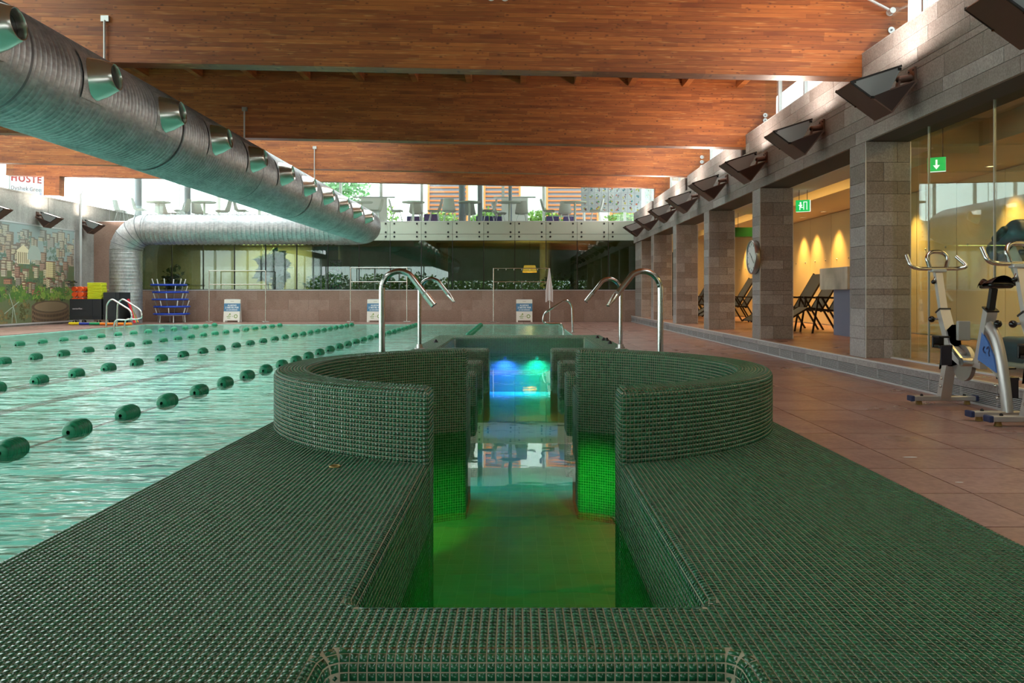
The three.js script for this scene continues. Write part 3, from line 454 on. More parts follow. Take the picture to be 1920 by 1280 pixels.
// ---------------------------------------------------------------- left wall, mural, clerestories
const LX = -12.9;
{
  const w = structureGroup('wall_left', 'board-marked concrete wall beyond the lap pool');
  obj('wall', [span(LX - 0.4, LX, -0.3, 3.46, -16.4, -27.2), span(LX - 0.4, LX, 3.2, 3.46, 5, -16.4), span(LX - 0.4, LX, -0.3, 0.02, 5, -16.4)], M.concrete, w);
  const lf = structureGroup('window_7', 'full height garden glazing along the lap pool'); for (let d = -4.6; d < 16; d += 2.1) { obj('pane', span(LX - 0.2, LX - 0.19, 0.02, 3.2, -d - 0.03, -d - 2.07), M.pane, lf); obj('mullion', span(LX - 0.24, LX - 0.15, 0.02, 3.2, -d - 0.03, -d + 0.03), M.alu, lf); }
  structure('floor', [span(-30, LX - 0.4, -0.5, -0.3, 5.3, -24)], S({ color: '#8a9a74', roughness: 0.95 }), 'lawn outside the garden glazing');
  obj('coping', [span(LX - 0.45, LX + 0.02, 3.46, 3.49, 5, -27.2)], M.concrete, w);
  for (let d = 15; d < 24; d += 2.4) obj('shutter_joint', [span(LX, LX + 0.003, 2.72, 3.46, -d, -d - 0.012)], M.joint, w);
  const cl = structureGroup('window_1', 'clerestory glazing above the concrete wall');
  for (let d = -5; d < 24; d += 2.1) { obj('pane', span(LX - 0.2, LX - 0.19, 3.49, 4.62, -d - 0.02, -d - 2.08), M.pane, cl); obj('mullion', span(LX - 0.22, LX - 0.17, 3.49, 4.62, -d - 0.02, -d + 0.02), M.alu, cl); }
  const cr = structureGroup('window_2', 'clerestory glazing above the stone block wall');
  for (let d = -5; d < 24; d += 1.05) { obj('pane', span(CX + 0.3, CX + 0.31, 3.275, 4.32, -d - 0.02, -d - 1.03), M.pane, cr); obj('mullion', span(CX + 0.28, CX + 0.33, 3.275, 4.32, -d - 0.015, -d + 0.015), M.alu, cr); }
  const b = structureGroup('wall_back', 'glazed wall behind the entrance end');
  obj('lintel', [span(LX - 0.4, 6.9, 2.7, 3.3, 5, 5.3), span(LX, 4.4, 3.3, 4.6, 5, 5.3), span(3.48, 6.9, -0.3, 2.7, 5, 5.3)], M.concrete, b);
  obj('solid_wall', [span(-4.7, 3.5, -0.3, 0.3, 5, 5.3), span(-4.7, 3.5, 1.75, 2.7, 5, 5.3)], M.concrete, b); for (let x = -4.7; x < 3.4; x += 1.64) { obj('mullion', span(x - 0.04, x + 0.04, 0.3, 1.75, 5.05, 5.2), M.alu, b); obj('pane', span(x + 0.04, x + 1.6, 0.3, 1.75, 5.1, 5.11), M.pane, b); }
  for (let x = LX; x < -4.8; x += 1.64) { obj('mullion', span(x - 0.04, x + 0.04, -0.02, 2.7, 5.05, 5.2), M.alu, b); obj('pane', span(x + 0.04, x + 1.6, -0.02, 2.7, 5.1, 5.11), M.pane, b); }
  const wr = structureGroup('wall_right', 'plain outer wall of the arcade'); obj('outer_wall', [span(3.9, 7.2, 2.9, 3.3, 5, -24.8), span(6.7, 7.0, -0.3, 3.0, 5, -24.8)], M.concrete, wr);

  // mural: a hillside town painted in layers
  const town = canvasTex(1024, 512, (c, W, H) => {
    const r = rng(123), sky = c.createLinearGradient(0, 0, 0, H); c.fillStyle = '#8d9a98'; c.fillRect(0, 0, W, H); c.fillStyle = '#5c6446'; c.fillRect(0, 200, W, H); void sky;
    const blob = (x, y, s, col) => { c.fillStyle = col; for (let k = 0; k < 14; k++) { c.beginPath(); c.arc(x + (r() - 0.5) * s * 1.7, y + (r() - 0.5) * s * 1.2, s * (0.1 + r() * 0.2), 0, 7); c.fill(); } };
    const house = (x, y, w, h, wall, roof, win) => { c.fillStyle = wall; c.fillRect(x, y - h, w, h); c.fillStyle = roof; c.fillRect(x - 2, y - h - 5, w + 4, 6); c.fillStyle = win; for (let yy = y - h + 8; yy < y - 6; yy += 11) for (let xx = x + 4; xx < x + w - 4; xx += 8) c.fillRect(xx, yy, 3, 6); c.fillStyle = 'rgba(40,35,30,0.35)'; c.fillRect(x + w * 0.72, y - h, w * 0.28, h); };
    for (let row = 0; row < 8; row++) { const y = 70 + row * 42, f = row / 8, mixc = (a, b) => `rgb(${a.map((q, i) => q + (b[i] - q) * f | 0).join(',')})`;
      for (let k = 0; k < 70; k++) { const x = r() * W; if (r() < 0.5) blob(x, y + r() * 20, 12 + r() * 16, mixc([112, 130, 122], [[52, 78, 40], [40, 62, 36], [72, 94, 50]][r() * 3 | 0])); else house(x, y + (r() - 0.5) * 24, 18 + r() * 34, 18 + r() * 40, mixc([[172, 166, 150], [160, 158, 150], [180, 170, 146]][r() * 3 | 0], [[190, 172, 132], [160, 138, 104], [150, 92, 70], [174, 160, 138], [128, 116, 100]][r() * 5 | 0]), mixc([120, 118, 112], [110, 66, 52]), mixc([120, 122, 120], [60, 56, 50])); } }
    const temple = (x, y, w, h) => { c.fillStyle = '#cdbf9f'; c.beginPath(); c.moveTo(x - 6, y - h); c.lineTo(x + w / 2, y - h - 34); c.lineTo(x + w + 6, y - h); c.fill(); c.fillRect(x, y - h, w, h); c.fillStyle = '#71654f'; for (let k = 0; k < 6; k++) c.fillRect(x + 7 + k * (w - 8) / 6, y - h + 6, 6, h - 8); };
    temple(575, 205, 90, 66); temple(160, 220, 76, 60); c.fillStyle = '#9aa39a'; c.beginPath(); c.arc(700, 150, 46, Math.PI, 0); c.fill(); c.fillRect(650, 150, 100, 30); house(790, 270, 76, 84, '#c9b98c', '#7a5a48', '#4a4238');
    for (let k = 0; k < 150; k++) blob(r() * W, 330 + r() * 60, 12 + r() * 18, ['#5d7a34', '#6f8a3a', '#486a30', '#7c8444'][r() * 4 | 0]);
    for (let k = 0; k < 130; k++) blob(r() * W, 390 + r() * 120, 10 + r() * 18, ['#57512f', '#6a5a38', '#4a4a2a', '#75683e'][r() * 4 | 0]);
    const arena = (cx, cy, rx, ry, h) => { c.fillStyle = '#5a4a3c'; c.beginPath(); c.ellipse(cx, cy, rx, ry, 0, 0, 7); c.fill(); c.fillStyle = '#7d6a52'; c.beginPath(); c.ellipse(cx, cy, rx * 0.86, ry * 0.8, 0, 0, 7); c.fill(); c.fillStyle = '#6d5844'; c.beginPath(); c.moveTo(cx - rx, cy); c.ellipse(cx, cy, rx, ry, 0, Math.PI, 0, true); c.lineTo(cx + rx, cy + h); c.lineTo(cx - rx, cy + h); c.fill(); c.fillStyle = '#2e241e'; for (let row = 0; row < 3; row++) for (let k = 0; k < 24; k++) { const a = (k + 0.5) / 24 * 2 - 1; c.fillRect(cx + a * rx * 0.97 - 3, cy + ry * Math.sqrt(1 - a * a) + 10 + row * 26, 6, 14); } };
    arena(830, 430, 150, 34, 100); c.strokeStyle = '#8c9a8c'; c.lineWidth = 4; c.beginPath(); c.moveTo(520, 360); c.lineTo(560, 450); c.moveTo(490, 460); c.lineTo(590, 400); c.moveTo(548, 430); c.lineTo(540, 510); c.moveTo(552, 430); c.lineTo(572, 510); c.stroke();
  });
  const m = thing('wall_mural', 'large printed mural of a hillside town with an arena, in thin metal frame', 'mural', [LX + 0.02, 1.36, -20.4], Math.PI / 2);
  obj('print', [new THREE.BoxGeometry(6.1, 2.56, 0.02)], [M.alu, M.alu, M.alu, M.alu, S({ map: town, roughness: 0.5 }), M.alu], m);
  obj('frame', [bx(6.16, 0.04, 0.035, 0, 1.3, 0), bx(6.16, 0.04, 0.035, 0, -1.3, 0), bx(0.04, 2.6, 0.035, 3.07, 0, 0), bx(0.04, 2.6, 0.035, -3.07, 0, 0)], M.alu, m);
  const post = thing('steel_post', 'slim galvanized post with a round head beside the mural', 'post', [LX + 0.16, 0, -23.55]);
  obj('pipe', [cyl([0, 0, 0], [0, 3.75, 0], 0.04, 0.04, 20)], M.alu, post); obj('head', [new THREE.CylinderGeometry(0.06, 0.06, 0.05, 20).rotateX(Math.PI / 2).translate(0, 3.8, 0)], M.alu, post); obj('foot', [bx(0.14, 0.012, 0.14, 0, 0.006, 0)], M.alu, post);
  const ban = thing('hanging_banner', 'white banner with red and grey lettering outside the clerestory', 'banner', [LX - 1.6, 4.0, -24.1], 0.9);
  obj('sheet', [new THREE.BoxGeometry(1.15, 1.6, 0.02)], [M.white, M.white, M.white, M.white, S({ roughness: 0.7, map: canvasTex(384, 512, (c, W, H) => { c.fillStyle = '#d2d2dc'; c.fillRect(0, 0, W, H); c.fillStyle = '#a8060c'; c.font = 'bold 92px sans-serif'; c.fillText('HOSTEL', 4, 210); c.fillStyle = '#4a4654'; c.font = '48px sans-serif'; c.fillText('Dyshek Green', 8, 290); c.fillText('Cierose at', 8, 352); c.fillStyle = '#b7b3d6'; c.fillRect(270, 300, 60, 130); c.fillStyle = '#9c9aa2'; c.fillRect(345, 130, 24, 90); }) }), M.white], ban);
  obj('pole', [cyl([-0.6, -4.45, 0], [-0.6, 0.9, 0], 0.025)], M.alu, ban);
}
// ---------------------------------------------------------------- wedge wall lamps
{
  const A = [-0.627, -0.03], B = [-0.184, 0.112], F = [-0.292, -0.098], D = [-0.045, -0.01], E = [-0.268, -0.29], C = [-0.45, -0.16];
  const mk = (label) => {
    const o = thing('wedge_wall_lamp', label, 'lamp', [0, 0, 0], 0, 'wedge wall lamps'); const L = 0.34;
    // folded sheet body: front plate, back plate and tray, hollow above
    const sheet = (p, q, t) => bar([(p[0] + q[0]) / 2, (p[1] + q[1]) / 2, -L / 2], [(p[0] + q[0]) / 2, (p[1] + q[1]) / 2, L / 2], Math.hypot(p[0] - q[0], p[1] - q[1]), t);
    const plate = (p, q, t = 0.01) => { const g = new THREE.BoxGeometry(Math.hypot(p[0] - q[0], p[1] - q[1]), t, L); g.rotateZ(Math.atan2(q[1] - p[1], q[0] - p[0])); return g.translate((p[0] + q[0]) / 2, (p[1] + q[1]) / 2, 0); }; void sheet;
    obj('front_plate', [plate(A, E, 0.012)], M.bronze, o); obj('back_plate', [plate(E, D, 0.012)], M.bronze, o); obj('tray', [plate(F, D, 0.012)], M.bronze, o);
    for (const z of [L / 2 - 0.006, -L / 2 + 0.006]) { obj('end_plate', [prism([C, F, D, E], 0.008).translate(0, 0, z)], M.bronzeDark, o); const s = obj('reflector_side', [prism([A, B, F, C], 0.008).translate(0, 0, z)], M.reflector, o); obj('rim', [bar([A[0], A[1], z], [B[0], B[1], z], 0.016, 0.016), bar([A[0], A[1], z], [C[0], C[1], z], 0.014, 0.014)], M.black, s); for (const q of [[A[0] + 0.03, A[1] + 0.002], [B[0] - 0.02, B[1] - 0.03], [C[0] + 0.012, C[1] - 0.002]]) obj('clip', [bx(0.03, 0.022, 0.02, q[0], q[1], z)], M.blackGloss, s); }
    obj('reflector_back', [plate(B, F, 0.008)], M.reflector, o);
    obj('lamp_glass', [plate([A[0] + 0.02, A[1] - 0.004], [B[0] - 0.01, B[1] - 0.006], 0.004).scale(1, 1, 0.92)], M.glow('#fff4e2', 3.0), o);
    obj('wall_plate', [bx(0.02, 0.15, 0.12, -0.012, 0.06, 0)], M.bronze, o); for (const [y, z] of [[0.11, 0.04], [0.11, -0.04], [0.01, 0.04], [0.01, -0.04]]) obj('bolt', [ball(0.009, -0.024, y, z, 8)], M.black, o);
    obj('pivot', [cyl([-0.022, 0.05, 0], [-0.125, 0.035, 0], 0.032, 0.032, 20), ball(0.033, -0.125, 0.035, 0, 16), bar([-0.13, 0.03, 0], [-0.15, -0.05, 0], 0.02, 0.05)], M.bronze, o);
    const l = new THREE.RectAreaLight('#fff0e0', POWER.sconce, 0.42, 0.3); l.position.set((A[0] + B[0]) / 2 - 0.01, (A[1] + B[1]) / 2 + 0.02, 0); l.lookAt(l.position.x - 0.31 * 5, l.position.y + 0.95 * 5, 0); o.add(l);
    return o;
  };
  const first = mk('brown metal wedge wall lamp on the stone block wall'); first.position.set(CX, 2.69, -5.06);
  const over = ['over the gym glass front', 'just before the gym column', 'over the bay of the reception desk', 'over the column with the clock', 'over the bay beyond the clock column', 'over the second column beyond the clock', 'over the third column beyond the clock', 'just before the farthest column', 'beside the far wall panels'];
  first.userData.label = 'brown metal wedge wall lamp ' + over[0];
  for (let k = 1; k < 9; k++) dup(first, [CX, 2.69, -5.06 - 2.13 * k], 0, 'brown metal wedge wall lamp ' + over[k]);
  for (let k = -1; k < 3; k++) dup(first, [LX, 2.9, -19.5 - 2.2 * k], Math.PI, 'brown metal wedge wall lamp on the concrete wall');
  
}
// ---------------------------------------------------------------- air ducts
{
  const ribbed = (L, r, pitch, rib, seg = 44) => { const p = []; for (let y = 0; y < L; y += pitch) p.push([r, y], [r, y + pitch * 0.72], [r + rib, y + pitch * 0.82], [r + rib, y + pitch * 0.92]); p.push([r, L]); const g = new THREE.LatheGeometry(p.map((q) => new THREE.Vector2(...q)), seg), u = g.attributes.uv; for (let i = 0; i < u.count; i++) u.setXY(i, u.getX(i) * 3, g.attributes.position.getY(i) * 0.5); return g; };
  const elbow = (R, r, n, bands) => new THREE.TorusGeometry(R, r, 40, n, Math.PI / 2); // quarter bend
  const o = thing('air_duct', 'long ribbed galvanized air duct with jet nozzles, bending across the far wall to the floor', 'duct');
  const X = -4.24, Y = 2.68, r = 0.46, d0 = -3, d1 = 22.1;
  obj('main_run', [ribbed(d1 - d0, r, 0.07, 0.009).rotateX(-Math.PI / 2).translate(X, Y, -d0)], M.duct, o);
  for (let k = 0; k < 9; k++) obj('seam_band', [new THREE.CylinderGeometry(r + 0.009, r + 0.009, 0.03, 44, 1, true).rotateX(Math.PI / 2).translate(X, Y, -(6.25 + 2.84 * k - 2.84 * 2))], M.ductSeam, o);
  const e1 = new THREE.TorusGeometry(1.0, 0.45, 36, 14, Math.PI / 2); e1.rotateX(-Math.PI / 2); e1.translate(X - 1.0, Y, -22.1); obj('far_bend', [e1], M.duct, o);
  for (const a of [0.25, 0.8, 1.3]) { const t = new THREE.TorusGeometry(0.455, 0.01, 8, 44); t.rotateY(-a + 0); t.translate(X - 1 + Math.cos(a), Y, -22.1 - Math.sin(a)); obj('seam_band', [t], M.ductSeam, o); }
  obj('cross_run', [ribbed(5.3, 0.42, 0.128, 0.02).rotateZ(Math.PI / 2).translate(X - 1.0, Y - 0.01, -23.1)], M.duct, o);
  const xe = X - 1 - 5.3, e2 = new THREE.TorusGeometry(0.66, 0.43, 36, 10, Math.PI / 2); e2.rotateZ(Math.PI / 2); e2.translate(xe, Y - 0.01 - 0.66, -23.1); obj('corner_bend', [e2], M.duct, o);
  for (const a of [0.3, 0.62, 0.94, 1.26]) { const t = new THREE.TorusGeometry(0.436, 0.008, 6, 44); t.rotateY(Math.PI / 2); t.rotateZ(a); t.translate(xe - Math.sin(a) * 0.66, Y - 0.67 + Math.cos(a) * 0.66, -23.1); obj('seam_band', [t], M.ductSeam, o); }
  obj('drop_run', [ribbed(Y - 0.67, 0.43, 0.1, 0.006).translate(xe - 0.66, 0, -23.1)], M.duct, o);
  for (let k = -2; k < 10; k++) {
    const z = -(7.19 + 1.42 * k), a = 0.12, nx = Math.cos(a), ny = Math.sin(a), at = (s) => [X + nx * s, Y + ny * s, z - s * 0.05];
    const sad = new THREE.CylinderGeometry(r + 0.014, r + 0.014, 0.42, 12, 1, true, Math.PI / 2 - 0.46, 0.92); sad.rotateX(Math.PI / 2); sad.rotateZ(a); sad.translate(X, Y, z); obj('saddle', [sad], M.duct, o);
    const pr = [[0.19, 0], [0.18, 0.03], [0.165, 0.09], [0.13, 0.17], [0.118, 0.2], [0.108, 0.2], [0.104, 0.15], [0.1, 0.02]]; const g = new THREE.LatheGeometry(pr.map((q) => new THREE.Vector2(...q)), 30); g.applyQuaternion(new THREE.Quaternion().setFromUnitVectors(V(0, 1, 0), V(nx, ny, -0.05).normalize())); g.translate(...at(r - 0.02));
    const nz = obj('jet_nozzle', [g], M.nickel, o); obj('throat', [cyl(at(r), at(r + 0.11), 0.1, 0.1, 24)], M.black, nz);
  }
  // hanger rods from the beams
  for (const [d, yb] of BEAMS.slice(0, 3)) { const h = thing('duct_hanger', 'thin threaded hanger rod from a roof beam down to the air duct', 'hanger', [X, 0, -d + 0.03], 0, 'duct hangers'); obj('rod', [cyl([0, Y + r, 0], [0, yb + 0.5, 0], 0.012, 0.012, 8)], M.brushed, h); obj('bracket', [bx(0.08, 0.06, 0.03, 0, yb + 0.52, -0.015)], M.brushed, h); }
}
// ---------------------------------------------------------------- far wall
const FD = 24.6, WX0 = -11.483, STEP = 0.9465, NP = 16;
{
  const w = structureGroup('wall_far', 'far wall with brown tiles, dark glazing and pale bolted panels');
  obj('core', [span(LX, 4.2, -0.3, 0.955, -FD - 0.02, -FD - 0.2), span(LX, WX0 - 0.02, 0.95, 3.03, -FD - 0.02, -FD - 0.2), span(WX0 + NP * STEP + 0.01, 4.2, 0.95, 3.03, -FD - 0.02, -FD - 0.2), span(WX0, WX0 + NP * STEP, 2.46, 3.03, -FD - 0.02, -FD - 0.12)], M.joint, w);
  const r = rng(3); [[0, 0.36], [0.36, 0.66], [0.66, 0.945]].forEach(([a, b], k) => { for (let x = LX - (k % 2) * 0.3; x < 4.1; x += 0.62) { const p = Math.max(LX, x), q = Math.min(4.15, x + 0.62); if (q - p > 0.05) obj('cladding_tile', span(p + 0.0015, q - 0.0015, a + 0.0015 - 0.004, b - 0.0015, -FD - 0.02, -FD + r() * 0.001), r() > 0.5 ? M.brown : M.brownB, w); } });
  obj('sill', [span(LX, 4.15, 0.945, 0.962, -FD + 0.012, -FD - 0.05)], M.trimLight, w);
  obj('side_cladding', [span(LX, WX0 - 0.02, 0.962, 3.03, -FD, -FD - 0.02), span(WX0 + NP * STEP + 0.01, 4.15, 0.962, 3.03, -FD, -FD - 0.02)], M.brown, w);
  const panelMat = [S({ color: '#b9bdae', roughness: 0.25 }), S({ color: '#b2b7a8', roughness: 0.25 })];
  for (let i = 0; i < NP; i++) {
    const x = WX0 + i * STEP;
    for (const [a, b, ys] of [[2.655, 3.03, [2.97, 2.71]], [2.462, 2.645, [2.575]]]) { const p = obj('bolted_panel', span(x + 0.005, x + STEP - 0.005, a, b, -FD - 0.012, -FD + 0.004), panelMat[i % 2], w); for (const y of ys) for (const bxx of [x + 0.13, x + STEP - 0.13]) obj('panel_bolt', [new THREE.CylinderGeometry(0.028, 0.03, 0.02, 14).rotateX(Math.PI / 2).translate(bxx, y, -FD + 0.014)], M.dark, p); }
    obj('pane', span(x + 0.008, x + STEP - 0.008, 0.975, 2.455, -FD - 0.03, -FD - 0.04), M.paneDark, w);
    obj('mullion', span(x - 0.011, x + 0.011, 0.96, 2.462, -FD - 0.005, -FD - 0.07), M.black, w);
  }
  obj('window_frame', [span(WX0, WX0 + NP * STEP, 0.962, 0.98, -FD - 0.005, -FD - 0.07), span(WX0, WX0 + NP * STEP, 2.45, 2.466, -FD - 0.005, -FD - 0.07), span(WX0 + NP * STEP - 0.012, WX0 + NP * STEP + 0.012, 0.962, 2.466, -FD - 0.005, -FD - 0.07)], M.black, w);
  // lounge behind the dark glazing
  const lo = structureGroup('wall_far', 'dim lounge room behind the dark glazing');
  obj('lounge_floor', [span(LX, 5.4, -0.1, 0.0, -FD - 0.2, -30)], S({ color: '#8f867a', roughness: 0.6 }), lo);
  obj('lounge_ceiling', [span(LX, 5.4, 2.56, 2.7, -FD - 0.1, -30)], M.plaster, lo);
  obj('lounge_back_wall', [span(-13, 5.4, 0, 2.6, -29.4, -29.6)], S({ color: '#86a098', roughness: 0.7 }), lo);
  obj('lounge_warm_wall', [span(-13, -7.2, 0.9, 2.6, -28.2, -28.4)], M.plaster, lo);
  obj('lounge_side_wall', [span(-13.2, -13, -0.1, 2.7, -FD - 0.1, -30), span(5.2, 5.4, -0.1, 2.7, -FD - 0.1, -30)], S({ color: '#9aa39c', roughness: 0.8 }), lo);
  for (const x of [-5.9, -2.6, 0.9]) obj('lounge_column', [cyl([x, 0, -27.4], [x, 2.56, -27.4], 0.2, 0.2, 24)], M.concrete, lo);
  for (const [x, wd] of [[-9.2, 3.6], [-8.4, 2.2]]) { const q = thing('ceiling_strip_lamp', 'warm strip lamp on the lounge ceiling behind the dark glazing', 'lamp', [x, 2.53, wd > 3 ? -26.6 : -27.6], 0, 'lounge strip lamps'); obj('housing', [bx(wd, 0.04, 0.1, 0, 0.01, 0)], M.white, q); obj('tube', [bx(wd - 0.06, 0.015, 0.06, 0, -0.015, 0)], M.glow('#ffd78a', 2.5), q); const l = new THREE.RectAreaLight('#ffcc78', POWER.lounge * 2.2, wd - 0.1, 0.2); l.position.set(0, -0.04, 0); l.lookAt(l.position.x + x, -10, q.position.z); l.rotation.set(-Math.PI / 2, 0, 0); q.add(l); }
  { const q = thing('pendant_lamp', 'glowing pendant lamp in the lounge behind the hook rack', 'lamp', [0.35, 1.65, -26.2]); obj('shade', [new THREE.CylinderGeometry(0.18, 0.24, 0.22, 24, 1, true)], S({ color: '#c98c3c', emissive: '#ff9d3a', emissiveIntensity: 1.4, roughness: 0.6, side: THREE.DoubleSide }), q); obj('cord', [cyl([0, 0.1, 0], [0, 0.92, 0], 0.005)], M.black, q); obj('bulb', [ball(0.05, 0, 0, 0)], M.glow('#ffcf8a', 6), q); const l = new THREE.PointLight('#ffb765', 3.2); l.castShadow = true; q.add(l); }
}
// ---------------------------------------------------------------- foliage
const leafGeo = (() => { const g = new THREE.BufferGeometry(); g.setAttribute('position', new THREE.Float32BufferAttribute([0, 0, 0, 0.3, 0.12, 0.5, 0, 0, 1, -0.3, 0.12, 0.5], 3)); g.setIndex([0, 1, 2, 0, 2, 3]); g.computeVertexNormals(); return g; })();
const leafMat = Ph({ color: '#ffffff', roughness: 0.6, transmission: 0.3, thickness: 0, side: THREE.DoubleSide });
function foliage(name, label, category, p, rad, n, size, tones, group, seed, stem = 0.03, stemTo = 0) {
  const o = thing(name, label, category, p, 0, group), r = rng(seed), im = new THREE.InstancedMesh(leafGeo, leafMat, n), m = new THREE.Matrix4(), q = new THREE.Quaternion(), c = new THREE.Color();
  for (let i = 0; i < n; i++) { const t = r() * 6.283, u = r() * 2 - 1, k = Math.pow(r(), 0.4), s = Math.sqrt(1 - u * u); q.setFromEuler(new THREE.Euler(r() * 6.28, r() * 6.28, r() * 6.28)); const z = size * (0.6 + r() * 0.8); m.compose(V(Math.cos(t) * s * k * rad[0], stemTo + rad[1] + u * k * rad[1], Math.sin(t) * s * k * rad[2]), q, V(z, z, z)); im.setMatrixAt(i, m); const w = tones[r() * tones.length | 0]; c.set(w).multiplyScalar(0.8 + r() * 0.4); im.setColorAt(i, c); }
  im.name = 'leaves'; im.userData.kind = 'stuff'; shade(im); o.add(im);
  const st = []; for (let k = 0; k < 5; k++) st.push(cyl([(r() - 0.5) * rad[0] * 0.3, 0, (r() - 0.5) * rad[2] * 0.3], [(r() - 0.5) * rad[0], stemTo + rad[1] * (0.8 + r() * 0.6), (r() - 0.5) * rad[2]], stem, stem * 0.4, 6)); obj('stem', st, S({ color: '#5a4a38', roughness: 0.9 }), o); return o;
}
const G1 = ['#6f9a3a', '#86b04a', '#5a8a34', '#9cc060'], G2 = ['#2f5a34', '#3f6e3c', '#28502e', '#4f7f46'];
// lounge plants
foliage('potted_palm', 'tall dark palm behind the dark glazing near the two rail rack', 'plant', [-8.0, 0.1, -26.4], [0.5, 0.55, 0.4], 260, 0.3, G2, null, 301, 0.03, 1.0);
foliage('lounge_plant', 'leafy plant behind the dark glazing beside the ribbed duct', 'plant', [-10.9, 0.4, -25.6], [0.35, 0.7, 0.3], 260, 0.16, G2, null, 302);
foliage('lounge_plant', 'leafy plant behind the dark glazing beside the flower picture', 'plant', [-6.4, 0.5, -25.6], [0.4, 0.5, 0.3], 240, 0.15, G1, null, 303);
foliage('lounge_plant', 'low leafy plant behind the dark glazing and the rail rack with small hooks', 'plant', [-3.3, 0.75, -25.4], [0.35, 0.22, 0.3], 160, 0.12, G1, null, 304);
foliage('lounge_plant', 'broad leafy plant behind the dark glazing beside the pendant lamp', 'plant', [1.4, 0.3, -26.2], [0.9, 0.6, 0.4], 400, 0.17, G2, null, 305);
{ const q = thing('flower_picture', 'tall picture of pink flowers behind the dark glazing', 'picture', [-5.75, 1.42, -25.5]); obj('print', [new THREE.BoxGeometry(0.36, 0.95, 0.03)], [M.white, M.white, M.white, M.white, S({ roughness: 0.5, map: canvasTex(128, 320, (c, W, H) => { const r = rng(8); c.fillStyle = '#284038'; c.fillRect(0, 0, W, H); for (let k = 0; k < 240; k++) { c.fillStyle = ['#d98ac0', '#8a5a9c', '#7fae62', '#3f6a3a', '#e6b4d6', '#4aa0a8'][r() * 6 | 0]; c.beginPath(); c.ellipse(r() * W, r() * H, 4 + r() * 9, 3 + r() * 6, r() * 3, 0, 7); c.fill(); } }) }), M.white], q); obj('frame', [bx(0.38, 0.02, 0.04, 0, 0.485, 0), bx(0.38, 0.02, 0.04, 0, -0.485, 0)], M.dark, q);
  const v = thing('orange_vase', 'round orange vase behind the dark glazing below a rail end', 'vase', [-7.35, 0.98, -25.0]); obj('pot', [new THREE.LatheGeometry([[0.001, 0], [0.07, 0], [0.12, 0.08], [0.11, 0.16], [0.06, 0.2], [0.07, 0.22]].map((p) => new THREE.Vector2(...p)), 24)], S({ color: '#c77a34', roughness: 0.5 }), v); obj('leaf', [tube([[0, 0.2, 0], [-0.06, 0.32, 0], [-0.2, 0.3, 0.02]], 0.012, 12, 6), tube([[0, 0.2, 0], [0.05, 0.34, 0], [0.14, 0.3, 0.02]], 0.012, 12, 6)], S({ color: '#6d7a4a', roughness: 0.7 }), v);
  const sl = structure('trim_2', [span(-7.8, -3.0, 0.92, 0.97, -24.75, -25.6)], S({ color: '#7d7268', roughness: 0.6 }), 'dark inner window ledge of the lounge'); void sl; }
